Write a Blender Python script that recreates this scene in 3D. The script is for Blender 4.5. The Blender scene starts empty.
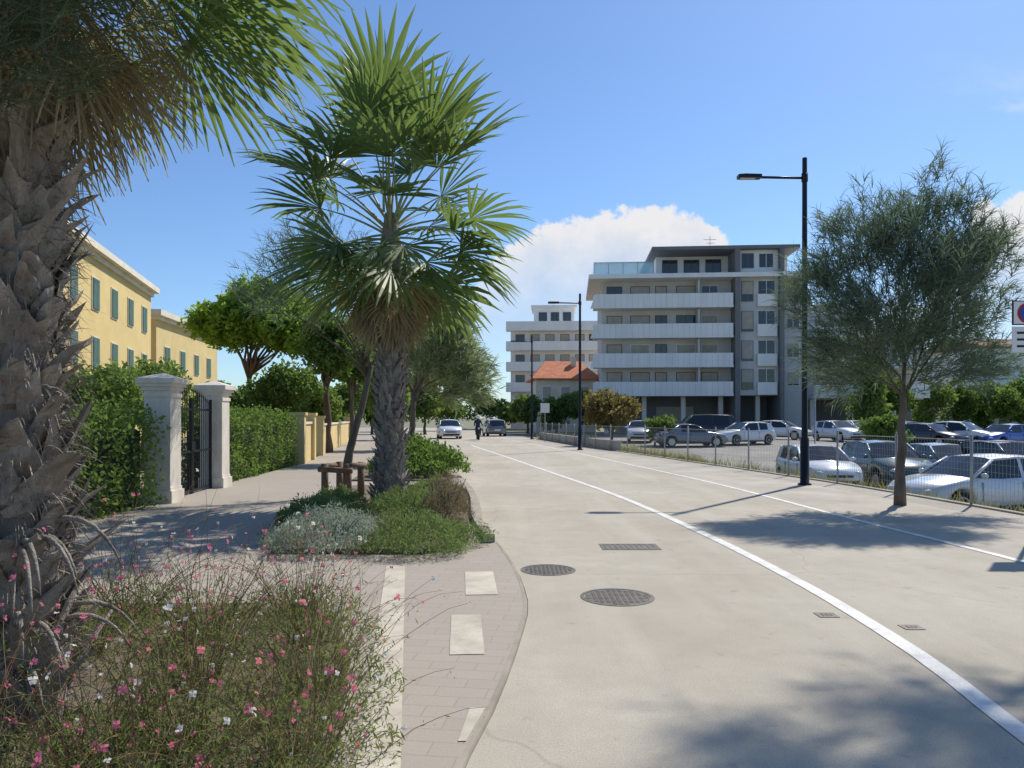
import bpy, math, random
from mathutils import Vector, Matrix
rnd = random.Random(11)
D = bpy.data; S = bpy.context.scene; COL = S.collection
RAD = math.radians
FP, HC, HY = 740.0, 1.6, 418.0
def X(px, y): return (px-512)/FP*y
def Z(py, y): return HC+(HY-py)/FP*y

# ---------------------------------------------------------------- curves
def curve(pts):
    ys = [p[1] for p in pts]; xs = [p[0] for p in pts]; n = len(pts)
    sl = []
    for i in range(n):
        a = max(i-1, 0); b = min(i+1, n-1)
        sl.append((xs[b]-xs[a])/(ys[b]-ys[a]))
    def f(y):
        if y <= ys[0]: return xs[0]
        if y >= ys[-1]: return xs[-1]
        i = 0
        while y > ys[i+1]: i += 1
        h = ys[i+1]-ys[i]; t = (y-ys[i])/h
        return ((2*t**3-3*t*t+1)*xs[i]+(t**3-2*t*t+t)*h*sl[i]+(-2*t**3+3*t*t)*xs[i+1]+(t**3-t*t)*h*sl[i+1])
    return f
Lc = curve([(-.7,-4),(-.5,1),(-.21,3.4),(-.07,4.2),(.12,5.9),(.14,6.5),(.03,8),(-.4,10.9),(-.62,14),(-1.1,18),(-2.2,25),(-3.9,35),(-5.5,45),(-7.2,57),(-11,80),(-19,120)])
Cc = curve([(2.1,-4),(2.3,1),(2.58,3.7),(2.75,5),(2.8,7.2),(2.64,10.4),(2.19,15),(1.3,20.8),(-.5,32),(-2.0,41),(-4.0,55),(-7.5,80),(-15,120)])
Rc = curve([(5.9,-4),(5.85,1),(5.68,8.2),(5.4,11.6),(5.0,17.7),(4.1,25),(2.5,37),(1.3,45),(-.2,55),(-3.7,80),(-11,120)])
Fc = curve([(9.0,-4),(8.9,1),(8.4,12),(8.0,17.2),(7.3,22),(6.3,28),(5.3,34),(4.1,40),(2.7,50),(1.9,56),(-1.6,80),(-9,120)])
Ac = curve([(-6.9,-4),(-6.8,5),(-6.55,13.6),(-6.75,17),(-7.1,24),(-8.7,36),(-11,50),(-17,80),(-27,120)])
def lotz(y): return -.8 if y <= 28 else (-.06 if y >= 52 else -.8+.74*(y-28)/24)
def pz(y): return .016 if y < 8 else (.06 if y > 11 else .016+.044*(y-8)/3)

# ---------------------------------------------------------------- mesh builder
class MB:
    def __init__(s): s.v=[]; s.f=[]; s.m=[]
    def add(s, vs, fs, m=0):
        o=len(s.v); s.v.extend([tuple(v) for v in vs])
        for f in fs: s.f.append(tuple(i+o for i in f)); s.m.append(m)
    def bx(s,x0,x1,y0,y1,z0,z1,m=0,M=None):
        vs=[Vector(p) for p in ((x0,y0,z0),(x1,y0,z0),(x1,y1,z0),(x0,y1,z0),(x0,y0,z1),(x1,y0,z1),(x1,y1,z1),(x0,y1,z1))]
        if M is not None: vs=[M@v for v in vs]
        s.add(vs,[(0,3,2,1),(4,5,6,7),(0,1,5,4),(1,2,6,5),(2,3,7,6),(3,0,4,7)],m); return s
    def tube(s,pts,rad,n=8,m=0,cap=True):
        pts=[Vector(p) for p in pts]; k=len(pts)
        if not hasattr(rad,'__len__'): rad=[rad]*k
        vs=[]; ref=None
        for i,p in enumerate(pts):
            t=(pts[min(i+1,k-1)]-pts[max(i-1,0)])
            if t.length<1e-9: t=Vector((0,0,1))
            t.normalize()
            if ref is None: ref=Vector((1,0,0)) if abs(t.x)<.8 else Vector((0,1,0))
            a=ref-t*ref.dot(t)
            if a.length<1e-5: a=t.orthogonal()
            a.normalize(); b=t.cross(a); ref=a
            for j in range(n):
                q=2*math.pi*j/n; vs.append(p+(a*math.cos(q)+b*math.sin(q))*rad[i])
        fs=[]
        for i in range(k-1):
            for j in range(n):
                fs.append((i*n+j,i*n+(j+1)%n,(i+1)*n+(j+1)%n,(i+1)*n+j))
        if cap: fs.append(tuple(range(n))[::-1]); fs.append(tuple((k-1)*n+j for j in range(n)))
        s.add(vs,fs,m); return s
    def lathe(s,prof,n=20,o=(0,0,0),axis='z',m=0):
        vs=[];fs=[];k=len(prof); o=Vector(o)
        for r,z in prof:
            for j in range(n):
                q=2*math.pi*j/n; c,d=r*math.cos(q),r*math.sin(q)
                p={'z':(c,d,z),'y':(c,z,d),'x':(z,c,d)}[axis]; vs.append(o+Vector(p))
        for i in range(k-1):
            for j in range(n): fs.append((i*n+j,i*n+(j+1)%n,(i+1)*n+(j+1)%n,(i+1)*n+j))
        fs.append(tuple(range(n))[::-1]); fs.append(tuple((k-1)*n+j for j in range(n)))
        s.add(vs,fs,m); return s
    def prism(s,poly,z0,z1,m=0):
        n=len(poly); vs=[(p[0],p[1],z0) for p in poly]+[(p[0],p[1],z1) for p in poly]
        s.add(vs,[tuple(range(n))[::-1],tuple(range(n,2*n))]+[(i,(i+1)%n,n+(i+1)%n,n+i) for i in range(n)],m); return s
    def strip(s,fa,fb,ys,z,m=0):
        vs=[];fs=[]
        zf=z if callable(z) else (lambda y:z)
        for y in ys: vs+= [(fa(y),y,zf(y)),(fb(y),y,zf(y))]
        for i in range(len(ys)-1): fs.append((2*i,2*i+1,2*i+3,2*i+2))
        s.add(vs,fs,m); return s
    def leaf(s,c,size,r,ratio=.45,up=0):
        d=Vector((r.gauss(0,1),r.gauss(0,1),r.gauss(0,1)+up)); 
        if d.length<1e-4: d=Vector((0,0,1))
        d.normalize(); e=d.orthogonal().normalized(); e=Matrix.Rotation(r.random()*6.283,3,d)@e
        a=d*size*.5; b=e*size*ratio*.5
        s.add([c-a,c+b-a*.1,c+a,c-b-a*.1],[(0,1,2,3)])
    def ribbon(s,p,d,length,width,r,k=.6,n=2,m=0):
        p=Vector(p); d=Vector(d).normalized(); e=d.cross(Vector((r.gauss(0,1),r.gauss(0,1),r.gauss(0,1))))
        if e.length<1e-4: e=d.orthogonal()
        e.normalize(); vs=[]; st=length/n
        for i in range(n+1):
            w=width*(1-.75*i/n)*.5
            vs+=[p-e*w,p+e*w]; p=p+d*st; d=(d+Vector((0,0,-1))*k*st).normalized()
        s.add(vs,[(2*i,2*i+1,2*i+3,2*i+2) for i in range(n)],m)
    def build(s,name,mats,parent=None,smooth=False,loc=None):
        me=D.meshes.new(name); me.from_pydata(s.v,[],s.f)
        if not isinstance(mats,(list,tuple)): mats=[mats]
        for q in mats: me.materials.append(q)
        if len(mats)>1: me.polygons.foreach_set('material_index',s.m)
        if smooth: me.polygons.foreach_set('use_smooth',[True]*len(s.f))
        me.update()
        o=D.objects.new(name,me); COL.objects.link(o)
        if parent: o.parent=parent
        if loc: o.location=loc
        return o
def tag(o,label,cat,group=None,kind=None):
    o['label']=label; o['category']=cat
    if group: o['group']=group
    if kind: o['kind']=kind
    return o
def thing(name,label,cat,loc=(0,0,0),rz=0,group=None):
    o=D.objects.new(name,None); COL.objects.link(o); o.empty_display_size=.2
    o.location=loc; o.rotation_euler=(0,0,rz); return tag(o,label,cat,group)
def struct(o,label=None,cat=None):
    o['kind']='structure'
    if label: o['label']=label
    if cat: o['category']=cat
    return o

# ---------------------------------------------------------------- materials
def nn(nt,t,**k):
    n=nt.nodes.new(t)
    for a,b in k.items(): setattr(n,a,b)
    return n
def mixc(nt,fac,a,b,mode='MIX'):
    n=nn(nt,'ShaderNodeMix',data_type='RGBA',blend_type=mode)
    for i,v in ((0,fac),(6,a),(7,b)):
        if hasattr(v,'is_linked'): nt.links.new(v,n.inputs[i])
        elif i==0: n.inputs[0].default_value=v
        else: n.inputs[i].default_value=(v[0],v[1],v[2],1)
    return n.outputs[2]
def noise(nt,vec,scale,detail=5,rough=.6,stretch=None):
    if stretch:
        mp=nn(nt,'ShaderNodeMapping'); mp.inputs['Scale'].default_value=stretch
        nt.links.new(vec,mp.inputs[0]); vec=mp.outputs[0]
    n=nn(nt,'ShaderNodeTexNoise'); n.inputs['Scale'].default_value=scale; n.inputs['Detail'].default_value=detail
    n.inputs['Roughness'].default_value=rough; nt.links.new(vec,n.inputs['Vector']); return n.outputs['Fac']
def mrange(nt,v,a,b,c=0,d=1,smooth=False):
    n=nn(nt,'ShaderNodeMapRange'); 
    if smooth: n.interpolation_type='SMOOTHSTEP'
    nt.links.new(v,n.inputs[0])
    for i,q in enumerate((a,b,c,d)): n.inputs[i+1].default_value=q
    return n.outputs[0]
def base(name):
    m=D.materials.new(name); m.use_nodes=True; nt=m.node_tree; b=nt.nodes['Principled BSDF']; return m,nt,b
def mat(name,c,rough=.8,var=.14,scale=1.2,fine=30,bump=.0,metal=0,spec=.4,coat=0,c2=None,stretch=None,alpha=None):
    m,nt,b=base(name); tc=nn(nt,'ShaderNodeTexCoord').outputs['Object']
    n1=noise(nt,tc,scale,4,.65,stretch); n2=noise(nt,tc,fine,3,.7,stretch)
    c2=c2 or tuple(q*(1-var*2) for q in c)
    hi=tuple(min(1,q*(1+var)) for q in c)
    col=mixc(nt,mrange(nt,n1,.32,.68),c2,hi)
    col=mixc(nt,mrange(nt,n2,.3,.7,0,var*2.2),col,tuple(q*.55 for q in c))
    nt.links.new(col,b.inputs['Base Color'])
    b.inputs['Roughness'].default_value=rough; b.inputs['Metallic'].default_value=metal
    b.inputs['Specular IOR Level'].default_value=spec
    if coat: b.inputs['Coat Weight'].default_value=coat; b.inputs['Coat Roughness'].default_value=.05
    if alpha is not None: b.inputs['Alpha'].default_value=alpha
    if bump:
        bp=nn(nt,'ShaderNodeBump'); bp.inputs['Strength'].default_value=bump; bp.inputs['Distance'].default_value=.02
        nt.links.new(n2,bp.inputs['Height']); nt.links.new(bp.outputs[0],b.inputs['Normal'])
    return m
def leafmat(name,c1,c2,trans=.3,clump=1.2,dark=.55,gloss=0,warm=1.0):
    m=D.materials.new(name); m.use_nodes=True; nt=m.node_tree; nt.nodes.clear()
    out=nn(nt,'ShaderNodeOutputMaterial'); g=nn(nt,'ShaderNodeNewGeometry'); tc=nn(nt,'ShaderNodeTexCoord').outputs['Object']
    col=mixc(nt,g.outputs['Random Per Island'],c1,c2)
    nz=noise(nt,tc,clump,1)
    col=mixc(nt,mrange(nt,nz,.35,.65,dark,0),col,tuple(q*.6 for q in c1))
    if gloss:
        d=nn(nt,'ShaderNodeBsdfPrincipled'); d.inputs['Roughness'].default_value=.45; d.inputs['Specular IOR Level'].default_value=gloss
        nt.links.new(col,d.inputs['Base Color'])
    else:
        d=nn(nt,'ShaderNodeBsdfDiffuse'); nt.links.new(col,d.inputs[0])
    t=nn(nt,'ShaderNodeBsdfTranslucent'); ms=nn(nt,'ShaderNodeMixShader'); ms.inputs[0].default_value=trans
    tcol=mixc(nt,.5*warm,col,(min(1,c2[0]*1.7),min(1,c2[1]*1.8),c2[2]*.9)); nt.links.new(tcol,t.inputs[0])
    nt.links.new(d.outputs[0],ms.inputs[1]); nt.links.new(t.outputs[0],ms.inputs[2]); nt.links.new(ms.outputs[0],out.inputs[0])
    return m
M={}
# road asphalt
m,nt,b=base('road_asphalt'); tc=nn(nt,'ShaderNodeTexCoord').outputs['Object']
big=noise(nt,tc,.35,5,.6); mid=noise(nt,tc,2.5,5,.7); fine=noise(nt,tc,90,3,.8); lng=noise(nt,tc,1.1,4,.6,(1.2,.12,1))
col=mixc(nt,mrange(nt,big,.35,.65),(.445,.400,.318),(.560,.512,.418))
col=mixc(nt,mrange(nt,mid,.42,.72,0,.45),col,(.37,.33,.262))
col=mixc(nt,mrange(nt,lng,.48,.68,0,.42),col,(.63,.58,.48))
col=mixc(nt,mrange(nt,fine,.35,.65,.0,.5),col,(.26,.23,.182))
vo=nn(nt,'ShaderNodeTexVoronoi',feature='DISTANCE_TO_EDGE'); vo.inputs['Scale'].default_value=.30
wv=nn(nt,'ShaderNodeMix',data_type='VECTOR'); wv.inputs[0].default_value=.25
nz=nn(nt,'ShaderNodeTexNoise'); nz.inputs['Scale'].default_value=2; nt.links.new(tc,nz.inputs['Vector'])
nt.links.new(tc,wv.inputs[4]); nt.links.new(nz.outputs['Color'],wv.inputs[5]); nt.links.new(wv.outputs[1],vo.inputs['Vector'])
ck=mrange(nt,vo.outputs['Distance'],.0,.004,.25,0)
col=mixc(nt,ck,col,(.16,.14,.11))
spot=noise(nt,tc,5.5,2,.5); col=mixc(nt,mrange(nt,spot,.66,.76,0,.38),col,(.25,.21,.165))
nt.links.new(col,b.inputs['Base Color']); b.inputs['Roughness'].default_value=.9; b.inputs['Specular IOR Level'].default_value=.2
bp=nn(nt,'ShaderNodeBump'); bp.inputs['Strength'].default_value=.4; bp.inputs['Distance'].default_value=.01
nt.links.new(fine,bp.inputs['Height']); nt.links.new(bp.outputs[0],b.inputs['Normal']); M['road']=m
def pavermat(name,c1,c2,joint,sc,rot=0):
    m,nt,b=base(name); tc=nn(nt,'ShaderNodeTexCoord').outputs['Object']
    mp=nn(nt,'ShaderNodeMapping'); mp.inputs['Rotation'].default_value=(0,0,rot); nt.links.new(tc,mp.inputs[0])
    br=nn(nt,'ShaderNodeTexBrick'); br.inputs['Scale'].default_value=sc; br.inputs['Color1'].default_value=(*c1,1); br.inputs['Color2'].default_value=(*c2,1)
    br.inputs['Mortar'].default_value=(*joint,1); br.inputs['Mortar Size'].default_value=.007; nt.links.new(mp.outputs[0],br.inputs['Vector'])
    n1=noise(nt,tc,.6,5); n2=noise(nt,tc,60,3,.8)
    col=mixc(nt,mrange(nt,n1,.35,.7,0,.45),br.outputs[0],tuple(q*.75 for q in c1))
    col=mixc(nt,mrange(nt,n2,.3,.7,0,.35),col,tuple(q*.55 for q in c1))
    nt.links.new(col,b.inputs['Base Color']); b.inputs['Roughness'].default_value=.85; return m
M['pave']=pavermat('pavement_pavers',(.415,.36,.292),(.385,.335,.272),(.305,.262,.212),1.7,RAD(8))
M['pave2']=mat('pavement_plain',(.455,.41,.335),.9,.12,.8,60)
M['kerb']=mat('kerb_stone',(.36,.315,.25),.85,.12,2,50)
M['cream']=mat('cream_stone',(.58,.52,.415),.8,.14,3,50)
M['paint']=mat('white_road_paint',(.78,.76,.71),.7,.16,4,60)
M['soil']=mat('soil',(.19,.148,.10),.95,.25,3,40)
m,nt,b=base('ground_earth_grass'); tc=nn(nt,'ShaderNodeTexCoord').outputs['Object']
n1=noise(nt,tc,.12,5); n2=noise(nt,tc,14,5,.7)
col=mixc(nt,mrange(nt,n1,.4,.6),(.15,.165,.07),(.28,.25,.165)); col=mixc(nt,mrange(nt,n2,.35,.7,0,.5),col,(.12,.11,.055))
nt.links.new(col,b.inputs['Base Color']); b.inputs['Roughness'].default_value=.95; M['ground']=m
M['lot']=mat('car_park_gravel',(.32,.30,.265),.95,.16,.35,25)
M['iron']=mat('black_iron',(.018,.018,.02),.45,.1,4,40,metal=.3)
M['castiron']=mat('cast_iron',(.16,.14,.12),.6,.2,9,60,bump=.3,metal=.3)
M['galv']=mat('galvanised_steel',(.40,.41,.41),.5,.12,3,30,metal=.3)
M['stone']=mat('travertine_pillar',(.72,.655,.56),.85,.12,2.5,35,bump=.15,stretch=(1,1,.4))
M['yellow']=mat('yellow_render',(.72,.55,.245),.9,.05,.5,20)
M['yellow2']=mat('pale_yellow_render',(.70,.545,.255),.9,.06,.5,20)
M['cornice']=mat('cream_cornice',(.78,.71,.57),.85,.08,1,20)
M['green_shutter']=mat('green_shutter',(.11,.21,.17),.6,.1,3,20)
M['white']=mat('white_render',(.82,.81,.78),.85,.05,.4,12)
M['offwhite']=mat('grey_render',(.62,.61,.59),.85,.07,.4,12)
M['greywall']=mat('dark_grey_cladding',(.20,.20,.205),.7,.08,.6,15)
M['parapet']=mat('white_parapet',(.86,.85,.82),.75,.05,.7,12,stretch=(1,1,.2))
M['shade']=mat('beige_roller_shutter',(.48,.44,.37),.7,.08,2,20)
M['brownframe']=mat('brown_frame',(.14,.085,.055),.6,.1,3,20)
M['tile']=mat('terracotta_tiles',(.62,.22,.10),.85,.2,1.5,9,c2=(.48,.16,.08))
M['browntile']=mat('brown_roof_tiles',(.30,.16,.105),.9,.2,1.5,9)
M['window']=mat('window_glass',(.04,.047,.054),.08,.2,.5,2,spec=.7)
M['carglass']=mat('car_glass',(.012,.015,.017),.05,.1,1,2,spec=.7)
M['railglass']=mat('blue_railing_glass',(.45,.72,.82),.1,.03,1,3,alpha=.6)
M['tyre']=mat('tyre_rubber',(.014,.014,.015),.8,.1,5,40)
M['blackplastic']=mat('black_plastic',(.02,.02,.022),.55,.1,5,40)
M['rim']=mat('alloy_rim',(.45,.46,.47),.3,.05,5,40,metal=.8)
M['headlamp']=mat('headlamp_lens',(.62,.65,.68),.08,.04,5,20,spec=.8)
M['taillamp']=mat('tail_lamp_lens',(.30,.012,.01),.15,.05,5,20,spec=.7)
M['plate']=mat('plate_white',(.75,.75,.72),.5,.03,5,20)
M['wood']=mat('weathered_wood',(.22,.14,.09),.85,.2,6,40,bump=.3,stretch=(1,1,.15))
M['bark']=mat('tree_bark',(.17,.138,.108),.95,.25,5,30,bump=.6,stretch=(1,1,.3))
M['pinebark']=mat('pine_bark',(.15,.10,.07),.95,.25,4,25,bump=.5,stretch=(1,1,.3))
M['palmbark']=mat('palm_bark',(.26,.225,.19),.95,.28,6,40,bump=.9,stretch=(1,1,.25),c2=(.125,.10,.08))
M['boot']=mat('palm_leaf_base',(.365,.315,.26),.9,.34,7,55,bump=1.0,stretch=(1,1,.12),c2=(.15,.12,.095))
M['petiole']=mat('palm_petiole',(.28,.31,.12),.6,.15,4,30)
M['frond']=leafmat('palm_frond_green',(.09,.142,.050),(.19,.258,.095),.40,.8,.32,.3)
M['dead']=leafmat('palm_frond_dead',(.25,.205,.14),(.45,.375,.265),.35,2,.45)
M['tam']=leafmat('tamarisk_foliage',(.125,.175,.122),(.225,.285,.20),.40,.9,.45,0,.35)
M['tampale']=leafmat('tamarisk_pale',(.19,.235,.135),(.33,.38,.23),.45,.7,.4,0,.6)
M['tamdark']=leafmat('tamarisk_dark',(.07,.095,.06),(.14,.17,.105),.4,.9,.45)
M['pine']=leafmat('pine_needles',(.15,.255,.04),(.28,.395,.085),.5,.7,.38)
M['oak']=leafmat('dark_leaves',(.09,.15,.045),(.175,.25,.08),.42,.8,.48)
M['mid']=leafmat('mid_green_leaves',(.115,.18,.058),(.215,.29,.098),.42,.8,.45)
M['rust']=leafmat('brownish_leaves',(.21,.145,.08),(.26,.23,.10),.4,.8,.45)
M['hedge']=leafmat('hedge_leaves',(.10,.168,.05),(.19,.27,.085),.4,1.5,.45)
M['silver']=leafmat('silver_leaves',(.27,.31,.25),(.47,.51,.44),.3,2,.4,0,.5)
M['rosemary']=leafmat('rosemary_leaves',(.115,.175,.065),(.22,.28,.125),.38,2,.4)
M['drybrown']=leafmat('brown_purple_shrub',(.17,.12,.10),(.26,.21,.15),.3,2,.4)
M['gaurastem']=leafmat('gaura_stems',(.26,.13,.095),(.27,.22,.11),.2,3,.3)
M['gauraleaf']=leafmat('gaura_leaves',(.125,.165,.062),(.235,.27,.11),.38,3,.4)
M['pink']=leafmat('pink_petals',(.70,.08,.21),(.84,.26,.40),.4,8,.15)
M['whitepetal']=leafmat('white_petals',(.80,.72,.72),(.9,.87,.86),.4,8,.2)
M['weed']=leafmat('verge_grass',(.16,.18,.07),(.34,.31,.15),.3,.5,.4)
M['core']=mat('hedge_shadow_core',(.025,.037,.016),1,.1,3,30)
M['wallgrey']=mat('grey_concrete',(.46,.44,.41),.9,.12,1.2,25)
M['lampblack']=mat('lamp_black_paint',(.014,.015,.018),.4,.08,5,30,metal=.2)
M['lens']=mat('lamp_lens',(.45,.45,.43),.3,.05,5,20)
M['signblue']=mat('sign_blue',(.02,.08,.35),.4,.04,5,20)
M['signred']=mat('sign_red',(.5,.02,.02),.4,.04,5,20)
M['signwhite']=mat('sign_white',(.78,.78,.77),.4,.04,5,20)
M['cloth']=mat('dark_clothing',(.05,.06,.09),.9,.1,6,30)
def paint(name,c,metal=.0): 
    return mat(name,c,.32,.03,.8,80,metal=metal,spec=.5,coat=.8)
P={'white':paint('car_paint_white',(.76,.77,.77)),'silver':paint('car_paint_silver',(.66,.68,.70),.15),'green':paint('car_paint_green',(.04,.08,.07),.2),
   'black':paint('car_paint_black',(.014,.015,.018)),'blue':paint('car_paint_blue',(.03,.10,.42)),'grey':paint('car_paint_grey',(.17,.19,.21),.3)}

# ---------------------------------------------------------------- setting
ysg=[-60,-20,-4]+list(range(0,64,2))+[66,70,76,80,90,100,120,160,250,500,1500,5000]
g=MB(); offs=[-5000,-1500,-300,-100,-50,-25,-12,-5,0,.25,1.5,3,8,20,40,70,120,300,1500,5000]
vs=[]
for y in ysg:
    for o in offs: vs.append((Fc(y)+o,y,-.06 if o<=.25 else lotz(y)))
n=len(offs); g.add(vs,[(i*n+j,i*n+j+1,(i+1)*n+j+1,(i+1)*n+j) for i in range(len(ysg)-1) for j in range(n-1)])
struct(g.build('ground',M['ground']),'wide flat ground of soil and dry grass','ground')
lot=MB().strip(lambda y:Fc(y)+(2.6 if y<30 else min(6,2.6+(y-30)*.35)),lambda y:Fc(y)+46,[y for y in ysg if 0<=y<=66],lambda y:lotz(y)+.006)
struct(lot.build('car_park',M['lot']),'pale gravel surface of the car park beyond the fence','car park')
ysr=[-4+.5*i for i in range(0,60)]+[26+2*i for i in range(0,48)]
struct(MB().strip(Lc,lambda y:Rc(y)+.25,ysr,0).build('road',M['road']),'pale asphalt road curving gently to the left','road')
pv=MB().strip(lambda y:Rc(y)+.25,Fc,ysr,0); struct(pv.build('pavement_right',M['pave2']),'plain pavement strip between the edge line and the wire fence','pavement')
k=MB()
for i in range(len(ysr)-1):
    a,b2=ysr[i],ysr[i+1]
    k.add([(Fc(a),a,.03),(Fc(a)+.14,a,.03),(Fc(b2)+.14,b2,.03),(Fc(b2),b2,.03),(Fc(a),a,-.2),(Fc(a)+.14,a,-.2),(Fc(b2)+.14,b2,-.2),(Fc(b2),b2,-.2)],[(0,1,2,3),(0,3,7,4),(1,5,6,2)])
struct(k.build('kerb_right',M['kerb']),'low stone edging under the wire fence','kerb')
struct(MB().strip(Ac,lambda y:Lc(y)-.04,ysr,pz).build('pavement_left',M['pave']),'brown paved footway with cream inset strips','pavement')
k=MB()
for i in range(len(ysr)-1):
    a,b2=ysr[i],ysr[i+1]; ha,hb=pz(a)+.002,pz(b2)+.002
    k.add([(Lc(a)-.04,a,ha),(Lc(a)-.01,a,ha),(Lc(b2)-.01,b2,hb),(Lc(b2)-.04,b2,hb),(Lc(a),a,-.02),(Lc(b2),b2,-.02),(Lc(a)-.04,a,0),(Lc(b2)-.04,b2,0)],[(0,1,2,3),(1,4,5,2),(0,3,7,6)])
struct(k.build('kerb_left',M['kerb']),'low kerb between brown footway and road','kerb')
def line(fc,w,ys): return MB().strip(lambda y:fc(y)-w/2,lambda y:fc(y)+w/2,ys,.005)
struct(line(Cc,.13,[y for y in ysr if y<=44]).build('centre_line',M['paint']),'solid white line along the middle of the road','road marking')
struct(line(Rc,.11,[y for y in ysr if y<=60]).build('edge_line',M['paint']),'solid white line along the right edge of the road','road marking')
st=MB()
def rect(mb,x,y,dx,dy,w,l,dz):
    d=Vector((dx,dy,0)).normalized(); s=Vector((d.y,-d.x,0)); c=Vector((x,y,0))
    q=[c-s*w/2,c+s*w/2,c+s*w/2+d*l,c-s*w/2+d*l]
    for p in q: p.z=pz(p.y)+dz
    mb.add(q,[(0,1,2,3)])
rect(st,-.50,2.6,-.14,1,.2,5.4,.0045)
for (x,y,w,l) in ((-.30,4.95,.235,1.0),(-.27,6.62,.29,1.0)): rect(st,x,y,-.07,1,w,l,.0045)
q=[Vector((-.265,3.62,0)),Vector((Lc(3.62)-.05,3.62,0)),Vector((Lc(4.04)-.05,4.04,0)),Vector((-.23,4.04,0))]
for p in q: p.z=pz(p.y)+.0045
st.add(q,[(0,1,2,3)])
struct(st.build('paving_strips',M['cream']),'cream stone strips set into the brown footway','paving')

# planting beds
def bed(poly,label,top=.10):
    b=MB().prism(poly,.0,top); struct(b.build('planting_bed',M['soil']),label,'planting bed')
bed([(-4.2,2.0),(-.78,2.0),(-.80,3.2),(-1.0,4.6),(-1.35,5.8),(-1.8,6.3),(-4.2,6.3)],'foreground bed of pink flowering plants',.024)
bed([(-2.8,8.6),(-1.0,8.55),(-.68,8.85),(-.55,9.4),(-.66,11.2),(-.90,14.2),(-1.30,16.4),(-1.7,16.8),(-3.5,16.8),(-3.75,16.2),(-3.7,13.9),(-3.1,12.2)],'roadside bed around the tall palm',.085)
bed([(-3.9,18.0),(-1.55,18.0),(-1.5,18.8),(-3.0,28.6),(-4.6,28.6),(-4.8,28)],'roadside bed with clipped shrubs behind the palm',.10)
kb=MB(); ky=[9.3+.6*i for i in range(12)]
for a,b2 in zip(ky[:-1],ky[1:]):
    xa,xb_=Lc(a)-.05,Lc(b2)-.05
    kb.add([(xa-.13,a,.14),(xa,a,.14),(xb_,b2,.14),(xb_-.13,b2,.14),(xa-.13,a,0),(xa,a,0),(xb_,b2,0),(xb_-.13,b2,0)],[(0,1,2,3),(1,5,6,2),(0,3,7,4)]+([(0,4,5,1)] if a==ky[0] else []))
struct(kb.build('bed_kerb',M['kerb']),'stone kerb between the palm bed and the road','kerb')

# manholes
def manhole(x,y,r,label):
    t=thing('manhole_cover',label,'manhole cover',(x,y,0))
    MB().lathe([(r,-.01),(r,.004),(r*.9,.005),(r*.9,-.01)],36).build('frame',M['castiron'],t)
    c=MB().lathe([(r*.88,-.01),(r*.88,.003)],36)
    for i in range(-5,6):
        for j in range(-5,6):
            px,py=i*r*.155,j*r*.155
            if math.hypot(px,py)<r*.82: c.bx(px-r*.05,px+r*.05,py-r*.05,py+r*.05,.003,.006)
    c.build('cover',M['castiron'],t)
manhole(.94,6.61,.33,'large round manhole cover nearest the camera in the road')
manhole(.38,7.79,.29,'round manhole cover near the left edge of the road')
def grate(x,y,w,l,label):
    t=thing('drain_grate',label,'drain cover',(x,y,0))
    f=MB(); f.bx(-w/2,w/2,-l/2,-l/2+.04,-.01,.005); f.bx(-w/2,w/2,l/2-.04,l/2,-.01,.005); f.bx(-w/2,-w/2+.04,-l/2+.04,l/2-.04,-.01,.005); f.bx(w/2-.04,w/2,-l/2+.04,l/2-.04,-.01,.005)
    f.build('frame',M['castiron'],t)
    c=MB(); c.bx(-w/2+.04,w/2-.04,-l/2+.04,l/2-.04,-.01,.002)
    nb=int(w/.07)
    for i in range(nb):
        q=-w/2+.06+i*(w-.12)/max(1,nb-1); c.bx(q-.012,q+.012,-l/2+.045,l/2-.045,.002,.006)
    c.build('grid',M['castiron'],t)
grate(1.46,9.18,.72,.42,'rectangular drain cover behind the two round manholes')
grate(2.55,6.0,.16,.14,'tiny square valve cover just left of the white middle line'); grate(3.05,5.65,.15,.13,'tiny square valve cover just right of the white middle line')

# street lamps
def lamp(x,y,label,ang=math.pi):
    t=thing('street_lamp',label,'street lamp',(x,y,0),ang,'black street lamps along the right pavement')
    MB().lathe([(.16,0),(.16,.03),(.105,.05),(.1,1.1),(.075,1.15),(.055,7.8),(.055,7.82)],14).build('pole',M['lampblack'],t,True)
    a=MB(); a.tube([(0,0,7.34),(1.15,0,7.36)],.032,8); a.tube([(0,0,7.25),(0,0,7.45)],.075,12); a.build('arm',M['lampblack'],t,True)
    h=MB(); h.prism([(1.05,-.1),(1.45,-.13),(1.6,-.09),(1.6,.09),(1.45,.13),(1.05,.1)],7.33,7.41); h.build('lamp_head',M['lampblack'],t)
    MB().bx(1.2,1.55,-.08,.08,7.315,7.329).build('lens',M['lens'],t)
    MB().bx(-.05,.05,-.108,-.09,.5,.9).build('access_door',M['lampblack'],t)
lamp(7.0,17.7,'tall black street lamp nearest the camera beside the feathery tree')
lamp(3.40,37,'second black street lamp from the camera in front of the low wall')
lamp(1.5,55.7,'farthest black street lamp towards the end of the road')
t=thing('slim_pole','slim pale pole standing in the car park before the apartment block','pole',(X(815,42),42,lotz(42)))
MB().lathe([(.12,0),(.12,.04),(.05,.06),(.04,6.2),(.03,6.25)],10).build('shaft',M['galv'],t,True); MB().lathe([(.06,6.25),(.065,6.3),(.0,6.36)],10).build('cap',M['galv'],t)

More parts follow.
